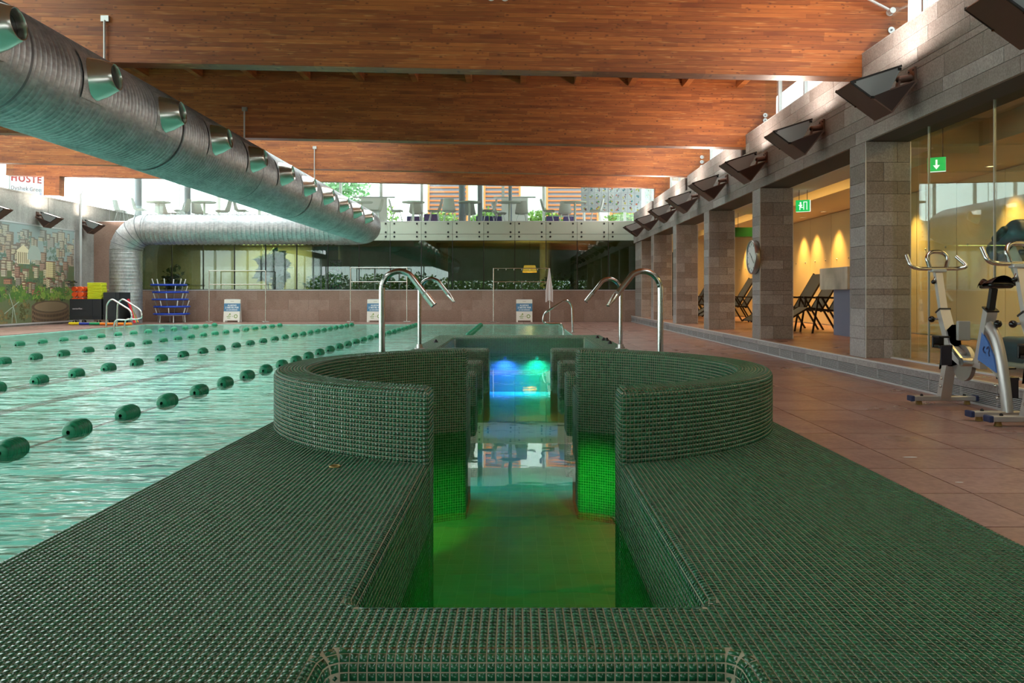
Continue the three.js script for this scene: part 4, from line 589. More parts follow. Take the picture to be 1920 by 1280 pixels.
// ---------------------------------------------------------------- cafe above the far wall
const CY = 3.02;
{
  const s = structureGroup('floor', 'cafe floor slab above the far wall'); obj('slab', [span(LX - 0.4, 6.9, 2.72, CY, -FD - 0.13, -31)], S({ color: '#b7b4b0', roughness: 0.6 }), s); obj('slab_edge', [span(LX, 3.9, 3.03, CY + 0.03, -FD + 0.01, -FD - 0.13)], M.alu, s);
  const g = structureGroup('window_3', 'frameless glazing between the pool hall and the cafe');
  for (let i = -1; i < NP; i += 2) { const x = WX0 + i * STEP; obj('pane', span(x + 0.004, x + 2 * STEP - 0.004, CY + 0.03, 4.5, -FD - 0.02, -FD - 0.03), M.pane, g); obj('joint', span(x - 0.004, x + 0.004, CY + 0.03, 4.5, -FD - 0.015, -FD - 0.035), M.ductSeam, g); }
  obj('head_rail', [span(LX, 4, 4.46, 4.6, -FD + 0.02, -FD - 0.06)], M.alu, g);
  structure('ceiling', [span(LX - 0.4, 6.9, 5.2, 5.4, -FD - 0.1, -31.2), span(LX - 0.4, 6.9, 4.5, 5.2, -FD - 0.12, -FD - 0.3)], M.white, 'white cafe ceiling');
  const b = structureGroup('window_4', 'outer glazing of the cafe with pale posts');
  for (let x = -13; x < 6; x += 1.55) { obj('post', span(x - 0.05, x + 0.05, CY, 5.2, -30.9, -31), M.white, b); obj('pane', span(x + 0.05, x + 1.5, CY + 0.02, 5.2, -30.94, -30.95), M.pane, b); }
  for (const [x, rr2] of [[-12.35, 0.11], [-10.75, 0.1], [-1.85, 0.1], [-1.26, 0.08], [-0.28, 0.06]]) { const c = thing('cafe_pillar', 'round grey pillar standing in the cafe', 'pillar', [x, CY, -26.3], 0, 'cafe pillars'); obj('shaft', [cyl([0, 0, 0], [0, 2.18, 0], rr2, rr2, 20)], S({ color: '#9aa3ad', roughness: 0.45 }), c); obj('base_ring', [cyl([0, 0, 0], [0, 0.03, 0], rr2 + 0.02, rr2 + 0.02, 20)], M.alu, c); }
  // tables
  const t0 = thing('cafe_table', 'round white cafe table behind the upper glazing', 'table', [0, 0, 0], 0, 'cafe tables');
  obj('table_top', [new THREE.CylinderGeometry(0.37, 0.36, 0.03, 36).translate(0, 0.72, 0)], M.offwhite, t0); obj('stem', [cyl([0, 0.02, 0], [0, 0.71, 0], 0.035, 0.035, 16)], M.offwhite, t0); obj('foot', [new THREE.CylinderGeometry(0.2, 0.22, 0.02, 28).translate(0, 0.01, 0)], M.offwhite, t0);
  const X = (px, d) => (px - 971) * d / 1520 - 0.033;
  const tabs = [297, 383, 677, 775, 880, 955, 1078].map((px) => [X(px, 25.7), CY, -25.7]); t0.position.set(...tabs[0]); for (const p of tabs.slice(1)) dup(t0, p);
  // shell chairs
  const c0 = thing('shell_chair', 'pale moulded shell chair at a round cafe table', 'chair', [0, 0, 0], 0, 'cafe shell chairs');
  { const prof = [[0.2, 0.43], [0.12, 0.445], [0, 0.44], [-0.12, 0.44], [-0.18, 0.48], [-0.21, 0.58], [-0.24, 0.7], [-0.27, 0.83]], pos = [], idx = [], n = 9; prof.forEach(([x, y], i) => { for (let j = 0; j < n; j++) { const u = j / (n - 1) * 2 - 1, w = i < 4 ? 0.21 : 0.21 - (i - 4) * 0.018; pos.push(x + (i > 3 ? 0.05 * u * u : 0), y + 0.035 * u * u * (i < 5 ? 1 : 0.2), u * w); } }); for (let i = 0; i < prof.length - 1; i++) for (let j = 0; j < n - 1; j++) { const a = i * n + j; idx.push(a, a + n, a + 1, a + 1, a + n, a + n + 1); }
    const top = new THREE.BufferGeometry(); top.setAttribute('position', new THREE.Float32BufferAttribute(pos, 3)); top.setIndex(idx); top.computeVertexNormals(); top.setAttribute('uv', new THREE.Float32BufferAttribute(new Float32Array(pos.length / 3 * 2), 2)); const under = top.clone().translate(-0.004, -0.012, 0);
    obj('shell', [top, under], S({ color: '#d6d6d2', roughness: 0.4, side: THREE.DoubleSide }), c0); for (const [x, z] of [[0.17, 0.17], [0.17, -0.17], [-0.15, 0.17], [-0.15, -0.17]]) obj('leg', [cyl([x * 0.6, 0.44, z * 0.6], [x * 1.15, 0, z * 1.15], 0.01, 0.01, 8)], M.alu, c0); obj('leg_brace', [bx(0.22, 0.012, 0.22, 0, 0.425, 0)], M.alu, c0); }
  const spots = [[228, 25.9, 0], [262, 25.4, 0.2], [305, 26.5, 1.57], [342, 25.8, Math.PI], [336, 26.7, Math.PI], [374, 26.6, 1.4], [419, 25.9, Math.PI], [452, 25.7, 0.1], [704, 25.8, Math.PI], [744, 25.8, 0.1], [780, 26.45, 1.57], [815, 25.8, Math.PI], [842, 25.8, 1.6], [880, 26.7, 1.57], [917, 25.7, Math.PI], [936, 26.6, 0.3], [978, 26.5, 1.57], [1028, 25.8, 0], [1059, 26.5, 1.57], [1117, 25.8, Math.PI]];
  spots.forEach(([px, d, a], i) => { const p = [X(px, d), CY, -d]; if (i) dup(c0, p, a); else { c0.position.set(...p); c0.rotation.y = a; } });
  const q0 = thing('cube_stool', 'blue violet upholstered cube in the cafe', 'stool', [0, 0, 0], 0, 'cafe cubes'); obj('cushion', [rbx(0.42, 0.4, 0.42, 0.02, 0, 0.22, 0)], S({ color: '#5b5794', roughness: 0.8 }), q0); obj('plinth', [bx(0.38, 0.02, 0.38, 0, 0.01, 0)], M.dark, q0);
  [[776, 27.3], [808, 26.6], [905, 27.2], [930, 27.3], [1036, 27.3], [1068, 27.4], [430, 26.8]].forEach(([px, d], i) => { const p = [X(px, d), CY, -d]; if (i) dup(q0, p); else q0.position.set(...p); });
  // children's drawings on a board, blinds
  const bd = thing('drawing_board', 'pin board covered with childrens drawings in the cafe', 'board', [X(1146, 26.9), 3.98, -26.9]); obj('panel', [new THREE.BoxGeometry(2.0, 0.86, 0.03)], [M.white, M.white, M.white, M.white, S({ roughness: 0.7, map: canvasTex(1024, 440, (c, W, H) => { const r = rng(4); c.fillStyle = '#b9bec8'; c.fillRect(0, 0, W, H); for (let i = 0; i < 9; i++) for (let j = 0; j < 4; j++) { const x = 14 + i * 112, y = 10 + j * 108; c.fillStyle = ['#ccd2d8', '#c3cad2', '#d4d6d8'][r() * 3 | 0]; c.fillRect(x, y, 100, 98); for (let k = 0; k < 5; k++) { c.fillStyle = ['#d2633a', '#4a8a9c', '#6aa05a', '#7a5a72', '#c9c050', '#8a9aa8'][r() * 6 | 0]; c.beginPath(); c.ellipse(x + 25 + r() * 50, y + 20 + r() * 60, 5 + r() * 18, 4 + r() * 12, r() * 3, 0, 7); c.fill(); } } }) }), M.white], bd); for (const x of [-0.9, 0.9]) obj('stand_leg', [cyl([x, -0.96, -0.03], [x, 0.4, -0.03], 0.02)], M.alu, bd);
  for (const px of [700, 965]) { const bl = thing('roller_blind', 'plain white roller blind lowered at the outer cafe glazing', 'blind', [X(px, 30.7), 4.0, -30.85], 0, 'roller blinds'); obj('cloth', [bx(1.0, 1.0, 0.01)], M.white, bl); obj('roller', [cyl([-0.8, 0.52, 0], [0.8, 0.52, 0], 0.03)], M.alu, bl); obj('hem_bar', [bx(1.0, 0.03, 0.02, 0, -0.5, 0)], M.alu, bl); }
  // outside: terrace, planters, building with timber louvres
  structure('floor', [span(-24, 16, 2.6, 2.95, -31.1, -48)], S({ color: '#c9c7c0', roughness: 0.8 }), 'terrace outside the cafe');
  const bu = thing('louvred_building', 'white building with bands of orange timber louvres outside the cafe', 'building', [0, 2.95, -37]);
  obj('wall', [span(-4.2, 9, 0, 7, -0.1, -1.2)], M.white, bu);
  for (const [x0, x1] of [[-4.1, -2.35], [-1.55, 0.05], [1.3, 3.6], [4.2, 5.4]]) { obj('window_opening', [span(x0, x1, 0.25, 4.2, -0.1, -0.06)], S({ color: '#8f8fa0', roughness: 0.3 }), bu); for (let y = 0.35; y < 3.6; y += 0.2) obj('louvre', bx(x1 - x0, 0.07, 0.09, (x0 + x1) / 2, y, 0.02).rotateX(0.0), S({ color: '#d2743c', roughness: 0.6 }), bu); for (const x of [x0, x1]) obj('louvre_post', [span(x - 0.04, x + 0.04, 0.2, 4.2, 0.0, 0.1)], S({ color: '#d98a4c', roughness: 0.6 }), bu); }
  const hb = [[-6.5, -35.5, 1.4, 0.75], [-3.4, -34.8, 0.9, 0.5], [-1.4, -34.9, 0.7, 0.55], [1.0, -34.9, 1.0, 0.55], [4.5, -34.9, 0.8, 0.5], [-9.4, -36.0, 1.1, 0.5]];
  hb.forEach(([x, z, a, h], i) => foliage('terrace_shrub', 'light green shrub in a white planter outside the cafe', 'shrub', [x, 3.37, z], [a, h, 0.5], 900, 0.16, G1, 'terrace shrubs', 400 + i));
  hb.forEach(([x, z, a]) => { const p = thing('planter_box', 'white planter box holding a shrub outside the cafe', 'planter', [x, 2.95, z], 0, 'terrace planters'); obj('trough', [bx(a * 2, 0.4, 0.6, 0, 0.2, 0)], M.white, p); obj('soil', [bx(a * 2 - 0.06, 0.02, 0.54, 0, 0.4, 0)], S({ color: '#4a3c30', roughness: 1 }), p); });
  foliage('garden_tree', 'leafy tree outside the cafe beyond the roller blind', 'tree', [-9.3, 2.95, -40], [2.0, 1.7, 1.6], 2600, 0.22, ['#5f9a5a', '#78b070', '#4f8a58', '#8cc084'], null, 450, 0.09, 1.0);
  // garden behind the entrance end, mirrored in the dark glazing
  for (let k = 0; k < 7; k++) foliage('garden_hedge', 'tall dense green hedge in the garden behind the entrance end', 'hedge', [-13 + k * 3.0, -0.3, 7.6 + (k % 2) * 0.5], [1.9, 1.3, 0.9], 1600, 0.24, [...G1, ...G2], 'garden hedges', 470 + k, 0.05);
  structure('floor', [span(-30, 20, -0.5, -0.3, 5.3, 24)], S({ color: '#6f8a52', roughness: 0.95 }), 'lawn behind the entrance end');
}
// ---------------------------------------------------------------- poolside things along the far wall
{
  // notice boards
  const face = canvasTex(256, 352, (c, W, H) => { c.fillStyle = '#e6e0d6'; c.fillRect(0, 0, W, H); c.fillStyle = '#4d7fa4'; c.fillRect(0, 62, W, 124); c.fillStyle = '#b0a79a'; c.fillRect(100, 30, 56, 6); c.fillStyle = '#f2f2f0'; c.textAlign = 'center'; c.font = 'bold 34px sans-serif'; c.fillText('ALMENO', W / 2, 104); c.font = 'bold 36px sans-serif'; c.fillText('2 METRI PER', W / 2, 140); c.font = 'bold 27px sans-serif'; c.fillText('LA SICUREZZA', W / 2, 172); c.strokeStyle = '#7d9a46'; c.lineWidth = 9; c.beginPath(); c.moveTo(50, 270); c.lineTo(118, 262); c.moveTo(70, 250); c.lineTo(112, 232); c.moveTo(62, 290); c.lineTo(110, 288); c.stroke(); c.fillStyle = '#7d9a46'; c.beginPath(); c.arc(100, 225, 10, 0, 7); c.fill(); c.fillRect(136, 262, 14, 5); c.fillRect(141, 257, 4, 15); c.lineWidth = 12; c.beginPath(); c.arc(194, 262, 24, 0, 7); c.stroke(); });
  const fm = S({ map: face, roughness: 0.6 });
  const sg = thing('notice_board', 'white and blue A-frame notice board', 'sign', [0, 0, 0], 0, 'poolside notice boards');
  const mk = () => { const out = [[-0.24, 0], [-0.19, 0], [-0.19, 0.05], [0.19, 0.05], [0.19, 0], [0.24, 0], [0.24, 0.68], [-0.24, 0.68]]; const g = prism(out, 0.02), u = g.attributes.uv, p = g.attributes.position; for (let i = 0; i < u.count; i++) u.setXY(i, (p.getX(i) + 0.24) / 0.48, p.getY(i) / 0.68); return g; };
  const a = obj('front_board', [mk()], fm, sg); a.rotation.x = -0.14; const b = obj('rear_board', [mk()], M.white, sg); b.position.z = -0.19; b.rotation.x = 0.14; obj('hinge', [cyl([-0.2, 0.67, -0.095], [0.2, 0.67, -0.095], 0.012)], M.alu, sg);
  [[-8.55, 'beside the two rail rack'], [-4.284, 'behind the swan-neck spout on the lap pool side'], [0.158, 'beside the rack with the towel']].forEach(([x, t], i) => { const p = [x, 0, -24.1]; const l = 'white and blue A-frame notice board ' + t; if (i) dup(sg, p, 0, l); else { sg.position.set(...p); sg.userData.label = l; } });
  // racks
  const rack = (x, h, yb, label, hooks) => { const o = thing('steel_rack', label, 'rack', [x, 0, -24.15], 0, 'free-standing rail racks'); for (const s of [-1, 1]) { obj('upright', [cyl([s * 0.84, 0, 0], [s * 0.84, h, 0], 0.014, 0.014, 10)], M.nickel, o); obj('foot', [cyl([s * 0.84, 0.012, 0.14], [s * 0.84, 0.012, -0.14], 0.012), cyl([s * 0.84 - 0.1, 0.012, 0], [s * 0.84 + 0.1, 0.012, 0], 0.012)], M.brushed, o); } for (const y of [h, yb]) obj('rail', [cyl([-0.84, y, 0], [0.84, y, 0], 0.013, 0.013, 10)], M.nickel, o); if (hooks) for (const y of [h, yb]) for (let k = 0; k < 7; k++) obj('hook', [cyl([-0.7 + k * 0.235, y, 0], [-0.7 + k * 0.235, y - 0.06, 0.02], 0.005, 0.005, 6)], M.nickel, o); return o; };
  rack(-8.39, 1.53, 1.12, 'steel rack with two plain rails before the dark glazing', false); rack(-4.18, 1.62, 1.2, 'steel rack with two rails of hooks behind the swan-neck spout', true); rack(0.08, 1.6, 1.2, 'steel rack with two rails of hooks and a hanging towel', true);
  { const o = thing('towel', 'white towel hanging from the corner of a hook rack', 'towel', [0.9, 1.6, -24.1]); const g = new THREE.PlaneGeometry(0.2, 0.95, 12, 20), p = g.attributes.position; for (let i = 0; i < p.count; i++) { const x = p.getX(i), y = p.getY(i), t = (0.475 - y) / 0.95; p.setXYZ(i, x * (0.15 + 0.95 * Math.min(1, t * 1.4)), y - 0.475 - (t > 0.9 ? Math.abs(x) * 0.6 : 0), 0.03 * Math.sin(x * 60) * t + 0.02); } g.computeVertexNormals(); const back = g.clone().translate(0, 0, -0.02); obj('cloth', [g, back], S({ color: '#dcd2d2', roughness: 0.9, side: THREE.DoubleSide }), o); }
  { const o = thing('wall_socket', 'white socket with a cord on the far brown wall', 'socket', [3.82, 0.62, -24.56]); obj('box', [rbx(0.14, 0.11, 0.06, 0.01)], M.white, o); obj('button', [bx(0.05, 0.03, 0.01, 0.03, 0, 0.032)], M.dark, o); obj('cord', [tube([[-0.02, -0.05, 0.01], [-0.01, -0.25, 0.01], [0.02, -0.44, 0.01]], 0.008, 16, 6)], M.white, o); }
  // ladders
  const rail = (o, f) => obj('handrail', [bent([[0, 0, 0], [0.02, 0.6, 0], [0.14, 0.72, 0], [0.62, 0.42, 0], [0.66, 0.22, 0], [0.5, 0.18, 0], [0.24, 0.19, 0], [0.2, 0.08, 0], [0.2, -0.5, 0]].map((p) => [p[0] * f, p[1], p[2]]), 0.022, 0.09, 12)], M.steel, o);
  const l1 = thing('pool_ladder', 'steel pool ladder with two looped handrails at the mural side of the pool', 'ladder', [-10.36, 0, -20.6]); for (const z of [0.27, -0.27]) { const h = rail(l1, 1); h.position.z = z; } for (const z of [0.27, -0.27]) obj('flange', [new THREE.CylinderGeometry(0.05, 0.05, 0.012, 18).translate(0, 0.006, z)], S({ color: '#c98a5a', metalness: 0.8, roughness: 0.3 }), l1); for (let k = 0; k < 2; k++) obj('tread', [bx(0.08, 0.03, 0.5, 0.2, -0.2 - k * 0.25, 0)], M.brushed, l1);
  const l2 = thing('pool_ladder', 'steel looped handrail at the pool corner beside the brown tiled floor', 'ladder', [1.16, 0, -17.6]); rail(l2, -1); obj('flange', [new THREE.CylinderGeometry(0.05, 0.05, 0.012, 18).translate(0, 0.006, 0)], M.brushed, l2);
  // bins
  const bin = (x, w, h, label, text) => { const o = thing('storage_cart', label, 'cart', [x, 0, -22.3]), m = S({ color: '#23262b', roughness: 0.5 }); const wt = 0.02; for (const [n, g] of [['side', bx(w, h - 0.14, wt, 0, (h + 0.14) / 2, 0.3)], ['side', bx(w, h - 0.14, wt, 0, (h + 0.14) / 2, -0.3)], ['side', bx(wt, h - 0.14, 0.6, w / 2 - wt / 2, (h + 0.14) / 2, 0)], ['side', bx(wt, h - 0.14, 0.6, -w / 2 + wt / 2, (h + 0.14) / 2, 0)], ['bottom', bx(w, 0.03, 0.6, 0, 0.155, 0)], ['inner_tray', bx(w - 0.05, 0.02, 0.56, 0, 0.59, 0)], ['rib', bx(w + 0.02, 0.03, 0.64, 0, 0.24, 0)], ['rib', bx(0.04, h - 0.16, 0.02, w * 0.2, (h + 0.14) / 2, 0.315)]]) obj(n, [g], m, o); for (const [sx, sz] of [[-1, 1], [1, 1], [-1, -1], [1, -1]]) { const c = obj('caster', [new THREE.CylinderGeometry(0.06, 0.06, 0.03, 18).rotateX(Math.PI / 2).translate(sx * (w / 2 - 0.1), 0.06, sz * 0.24)], M.black, o); obj('fork', [bx(0.03, 0.08, 0.045, sx * (w / 2 - 0.1), 0.1, sz * 0.24)], M.brushed, c); }
    if (text) obj('lettering', [new THREE.BoxGeometry(0.34, 0.07, 0.004).translate(-w / 2 + 0.24, h * 0.62, 0.316)], [m, m, m, m, S({ roughness: 0.6, map: canvasTex(256, 52, (c, W, H) => { c.fillStyle = '#23262b'; c.fillRect(0, 0, W, H); c.fillStyle = '#b9aeb2'; c.font = 'bold 42px sans-serif'; c.fillText('sectorfloc', 6, 40, 244); }) }), m], o); return o; };
  bin(-11.76, 0.86, 0.7, 'low black storage cart full of yellow boards and orange floats', true); bin(-11.06, 0.44, 0.88, 'tall black storage cart beside the ribbed duct', false);
  const k0 = thing('kickboard', 'yellow kickboard stacked on the low black cart', 'kickboard', [0, 0, 0], 0, 'yellow kickboards'); obj('board', [rbx(0.4, 0.04, 0.3, 0.018)], S({ color: '#c9cc1e', roughness: 0.7 }), k0); k0.userData.label = 'yellow kickboard stacked on the low black cart';
  for (let k = 0; k < 13; k++) { const p = [-11.58 + (R0() - 0.5) * 0.015, 0.625 + k * 0.0415, -22.25]; if (k) dup(k0, p, (R0() - 0.5) * 0.04); else k0.position.set(...p); }
}
{
  const w0 = thing('aqua_dumbbell', 'orange foam dumbbell heaped in the low black cart', 'dumbbell', [0, 0, 0], 0, 'orange foam dumbbells'), om = S({ color: '#e2531a', roughness: 0.75 });
  for (const s of [-1, 1]) obj('float_disc', [new THREE.CylinderGeometry(0.07, 0.07, 0.08, 8).rotateZ(Math.PI / 2).translate(s * 0.1, 0, 0)], om, w0); obj('grip', [cyl([-0.08, 0, 0], [0.08, 0, 0], 0.016)], M.dark, w0);
  const r = rng(62); for (let k = 0; k < 12; k++) { const o = k ? dup(w0, [0, 0, 0]) : w0, q = k % 4; o.position.set(-12.085 + (q % 2) * 0.165, 0.675 + (k >> 2) * 0.147, -22.45 + (q >> 1) * 0.3); o.rotation.set(0, Math.PI / 2 + (r() - 0.5) * 0.06, 0); }
  const fl = thing('swim_fin', 'black and yellow swim fin on top of the orange dumbbells', 'fin', [0, 0, 0], 0, 'swim fins'); obj('blade', [prism([[0, 0], [0.3, -0.09], [0.32, 0.09], [0, 0.05]], 0.02)], M.blackGloss, fl); obj('stripe', [prism([[0.03, 0.0], [0.28, -0.02], [0.28, 0.02], [0.03, 0.03]], 0.026)], S({ color: '#d9cf3a', roughness: 0.6 }), fl);
  for (let k = 0; k < 5; k++) { const o = k ? dup(fl, [0, 0, 0]) : fl; o.position.set(-12.1 + (k % 2) * 0.02, 1.06 + k * 0.03, -22.02 - k * 0.02); o.rotation.set(Math.PI / 2, 0, 1.35 + (k % 3 - 1) * 0.12); }
  const cols = [['red', '#c21f33'], ['yellow', '#e0c318'], ['blue', '#2c3f9c'], ['green', '#1f8f5a'], ['orange', '#e07a1e'], ['yellow', '#d8c022'], ['red', '#b8283a'], ['blue', '#31489e']];
  cols.forEach(([n, c], k) => { const x = -10.48 - k * 0.02, z = -22.1 - k * 0.075, o = tag(obj('pool_noodle', [cyl([x, 0.04, z], [x - 0.18 - (k % 3) * 0.01, 0.7 - k * 0.05, z], 0.035, 0.035, 12)], S({ color: c, roughness: 0.8 })), n + ' foam pool noodle leaning in the heap beside the tall black cart', 'pool noodle', 'leaning pool noodles'); void o; });
  cols.slice(1, 5).forEach(([n, c], k) => tag(obj('pool_noodle', [cyl([-12.1 + k * 0.32, 0.04, -21.8 + k * 0.08], [-11.2 + k * 0.3, 0.04, -21.8 + k * 0.08], 0.035, 0.035, 12)], S({ color: c, roughness: 0.8 })), n + ' foam pool noodle lying on the floor before the black carts', 'pool noodle', 'noodles on the floor'));
  // stack of blue aqua trampolines
  const t0 = thing('aqua_trampoline', 'blue aqua trampoline with splayed white legs in the tall stack', 'trampoline', [0, 0, 0], 0, 'stacked aqua trampolines');
  obj('mat', [new THREE.CylinderGeometry(0.48, 0.48, 0.03, 40)], S({ color: '#12308f', roughness: 0.6 }), t0); obj('rim', [new THREE.TorusGeometry(0.48, 0.028, 10, 48).rotateX(Math.PI / 2)], S({ color: '#1a3fb0', roughness: 0.5 }), t0);
  for (let k = 0; k < 6; k++) { const a = k * Math.PI / 3 + 0.3; obj('leg', [cyl([Math.cos(a) * 0.42, 0, Math.sin(a) * 0.42], [Math.cos(a) * 0.47, 0.165, Math.sin(a) * 0.47], 0.014, 0.014, 8), ball(0.018, Math.cos(a) * 0.47, 0.165, Math.sin(a) * 0.47, 8)], M.white, t0); }
  [0.25, 0.463, 0.676, 0.889, 1.102].forEach((y, k) => { const p = [-10.26 + (k % 2) * 0.03 - 0.02 * k, y, -23.95]; if (k) dup(t0, p, k * 0.5); else t0.position.set(...p); });
  const base = thing('trampoline_stand', 'white legged stand under the stack of blue trampolines', 'stand', [-10.26, 0, -23.95]); for (let k = 0; k < 6; k++) { const a = k * Math.PI / 3; obj('leg', [cyl([Math.cos(a) * 0.4, 0, Math.sin(a) * 0.4], [Math.cos(a) * 0.38, 0.22, Math.sin(a) * 0.38], 0.014, 0.014, 8)], M.white, base); } obj('ring', [new THREE.TorusGeometry(0.39, 0.014, 8, 40).rotateX(Math.PI / 2).translate(0, 0.215, 0)], M.white, base);
}
// ---------------------------------------------------------------- indoor cycles
{
  const o = thing('exercise_bike', 'silver indoor cycle with blue side guard before the gym glass', 'exercise bike', [3.15, 0, -5.7]);
  const frame = S({ color: '#c3bfbd', metalness: 0.55, roughness: 0.36 }), navy = S({ color: '#2a3660', roughness: 0.5 }), black = M.blackGloss;
  const stab = (z, w) => { const s = obj('stabilizer', [rbx(w, 0.035, 0.07, 0.006, 0, 0.045, z)], frame, o); for (const k of [-1, 1]) { obj('end_cap', [rbx(0.03, 0.042, 0.076, 0.008, k * (w / 2), 0.045, z)], navy, s); obj('foot', [new THREE.CylinderGeometry(0.018, 0.024, 0.026, 12).translate(k * (w / 2 - 0.06), 0.012, z)], S({ color: '#9c7a3a', roughness: 0.6 }), s); obj('bolt', [ball(0.012, k * (w / 2 - 0.08), 0.066, z, 8)], M.dark, s); } };
  stab(-0.37, 0.48); stab(0.42, 0.48);
  obj('front_leg', [bar([0, 0.05, -0.36], [0, 0.45, -0.24], 0.075, 0.06)], frame, o); obj('front_tube', [bar([0, 0.44, -0.24], [0, 0.70, -0.37], 0.075, 0.06)], frame, o); obj('front_collar', [bar([0, 0.695, -0.368], [0, 0.705, -0.373], 0.085, 0.07)], M.dark, o); obj('handlebar_post', [bar([0, 0.69, -0.365], [0, 1.0, -0.45], 0.052, 0.04)], frame, o);
  for (const [y, z] of [[0.2, -0.31], [0.14, -0.325]]) obj('bolt', [ball(0.012, -0.04, y, z, 8)], M.steel, o);
  const kn = (p, q, r) => { const k = obj('adjust_knob', [ball(r, ...q, 14)], black, o); obj('knob_stem', [cyl(p, q, 0.009, 0.009, 8)], M.steel, k); };
  kn([0, 0.64, -0.38], [-0.075, 0.635, -0.39], 0.024); kn([-0.02, 0.95, -0.44], [-0.045, 0.915, -0.42], 0.017); kn([0.02, 0.6, 0.2], [0.02, 0.625, 0.29], 0.026);
  const hb = obj('handlebar', [bent([[-0.225, 1.12, -0.47], [-0.215, 1.03, -0.42], [-0.15, 1.015, -0.44], [0.15, 1.015, -0.44], [0.215, 1.03, -0.42], [0.17, 1.11, -0.5]], 0.0145, 0.05, 12)], M.steel, o); obj('aero_loop', [bent([[-0.06, 1.015, -0.44], [-0.085, 1.1, -0.45], [-0.045, 1.145, -0.47], [0.045, 1.145, -0.47], [0.085, 1.1, -0.45], [0.06, 1.015, -0.44]], 0.0145, 0.05, 12)], M.steel, hb); obj('bar_clamp', [rbx(0.11, 0.022, 0.06, 0.006, 0, 1.0, -0.445)], M.alu, hb);
  obj('seat_tube', [bar([0, 0.36, 0.13], [0, 0.72, 0.24], 0.07, 0.055)], frame, o); obj('seat_collar', [bar([0, 0.715, 0.238], [0, 0.725, 0.243], 0.082, 0.068)], M.dark, o); obj('seat_post', [bar([0, 0.7, 0.235], [0, 0.86, 0.275], 0.04, 0.035)], M.dark, o);
  { const pos = [], idx = [], nz = 14, nx = 9; for (let i = 0; i < nz; i++) for (let j = 0; j < nx; j++) { const t = i / (nz - 1), u = j / (nx - 1) * 2 - 1, w = t < 0.45 ? 0.024 + t * 0.05 : 0.046 + Math.sin(Math.min(1, (t - 0.45) / 0.42) * 1.57) * 0.075 - Math.max(0, t - 0.92) * 0.5; const y = 0.915 + 0.02 * Math.cos(t * 6) + 0.012 * t - 0.05 * u * u * (0.5 + t * 0.5) + (t < 0.12 ? -0.05 * (0.12 - t) / 0.12 : 0); pos.push(u * w, y, 0.12 + t * 0.27); } for (let i = 0; i < nz - 1; i++) for (let j = 0; j < nx - 1; j++) { const a = i * nx + j; idx.push(a, a + nx, a + 1, a + 1, a + nx, a + nx + 1); } const g = new THREE.BufferGeometry(); g.setAttribute('position', new THREE.Float32BufferAttribute(pos, 3)); g.setIndex(idx); g.computeVertexNormals(); g.setAttribute('uv', new THREE.Float32BufferAttribute(new Float32Array(pos.length / 3 * 2), 2)); const sd = obj('saddle', [g, rbx(0.05, 0.03, 0.2, 0.012, 0, 0.875, 0.24), rbx(0.17, 0.05, 0.1, 0.024, 0, 0.885, 0.33)], black, o); obj('saddle_print', [new THREE.TorusGeometry(0.022, 0.0025, 6, 24).rotateX(Math.PI / 2).translate(0, 0.9275, 0.31)], M.white, sd); }
  obj('rear_leg', [new THREE.TubeGeometry(new THREE.CatmullRomCurve3([V(0, 0.63, 0.20), V(0, 0.55, 0.29), V(0, 0.44, 0.345), V(0, 0.25, 0.395), V(0, 0.05, 0.43)]), 30, 0.038, 8, false).scale(0.9, 1, 1)], frame, o); for (const [y, z] of [[0.22, 0.36], [0.14, 0.38]]) obj('bolt', [ball(0.012, -0.036, y, z, 8)], M.steel, o);
  obj('guard_frame', [prism([[0.14, 0.36], [0.2, 0.6], [0.27, 0.56], [0.35, 0.42], [0.38, 0.26], [0.12, 0.33]], 0.05, 'x').scale(-1, 1, 1).rotateY(Math.PI)], frame, o);
  const gp = prism([[0.15, 0.375], [0.2, 0.565], [0.27, 0.5], [0.335, 0.40], [0.365, 0.305]], 0.012, 'x').scale(1, 1, 1);
  const blue = obj('side_guard', [gp.clone().scale(1, 1, 1).translate(-0.03, 0, 0)], S({ color: '#4a74b8', roughness: 0.4 }), o);
  obj('guard_mark', [tube([[-0.038, 0.47, 0.235], [-0.039, 0.45, 0.222], [-0.039, 0.432, 0.232], [-0.038, 0.428, 0.25]], 0.0045, 14, 6), tube([[-0.038, 0.455, 0.262], [-0.039, 0.47, 0.28], [-0.039, 0.45, 0.292], [-0.038, 0.43, 0.285], [-0.038, 0.408, 0.292]], 0.0045, 16, 6)], navy, blue);
  obj('lower_beam', [bar([0, 0.43, -0.26], [0, 0.36, -0.08], 0.06, 0.1), bar([0, 0.36, -0.1], [0, 0.34, 0.16], 0.05, 0.06)], frame, o);
  obj('crank_hub', [cyl([-0.1, 0.35, 0.06], [0.1, 0.35, 0.06], 0.03, 0.03, 18)], M.nickel, o);
  const crank = (s, dy, dz) => { obj('crank_arm', [bar([s * 0.085, 0.35, 0.06], [s * 0.1, 0.35 + dy, 0.06 + dz], 0.018, 0.026)], M.nickel, o); const p = obj('pedal', [rbx(0.1, 0.024, 0.075, 0.006, s * 0.155, 0.35 + dy, 0.06 + dz)], black, o); obj('toe_cage', [rbx(0.085, 0.085, 0.016, 0.006, s * 0.155, 0.35 + dy + 0.03, 0.06 + dz - 0.075), rbx(0.085, 0.014, 0.09, 0.005, s * 0.155, 0.35 + dy + 0.068, 0.06 + dz - 0.03)], black, p); obj('strap', [rbx(0.08, 0.14, 0.012, 0.004, s * 0.155, 0.35 + dy - 0.06, 0.06 + dz + 0.038)], S({ color: '#1d1620', roughness: 0.5 }), p); };
  crank(-1, 0.1, -0.13); crank(1, -0.1, 0.13);
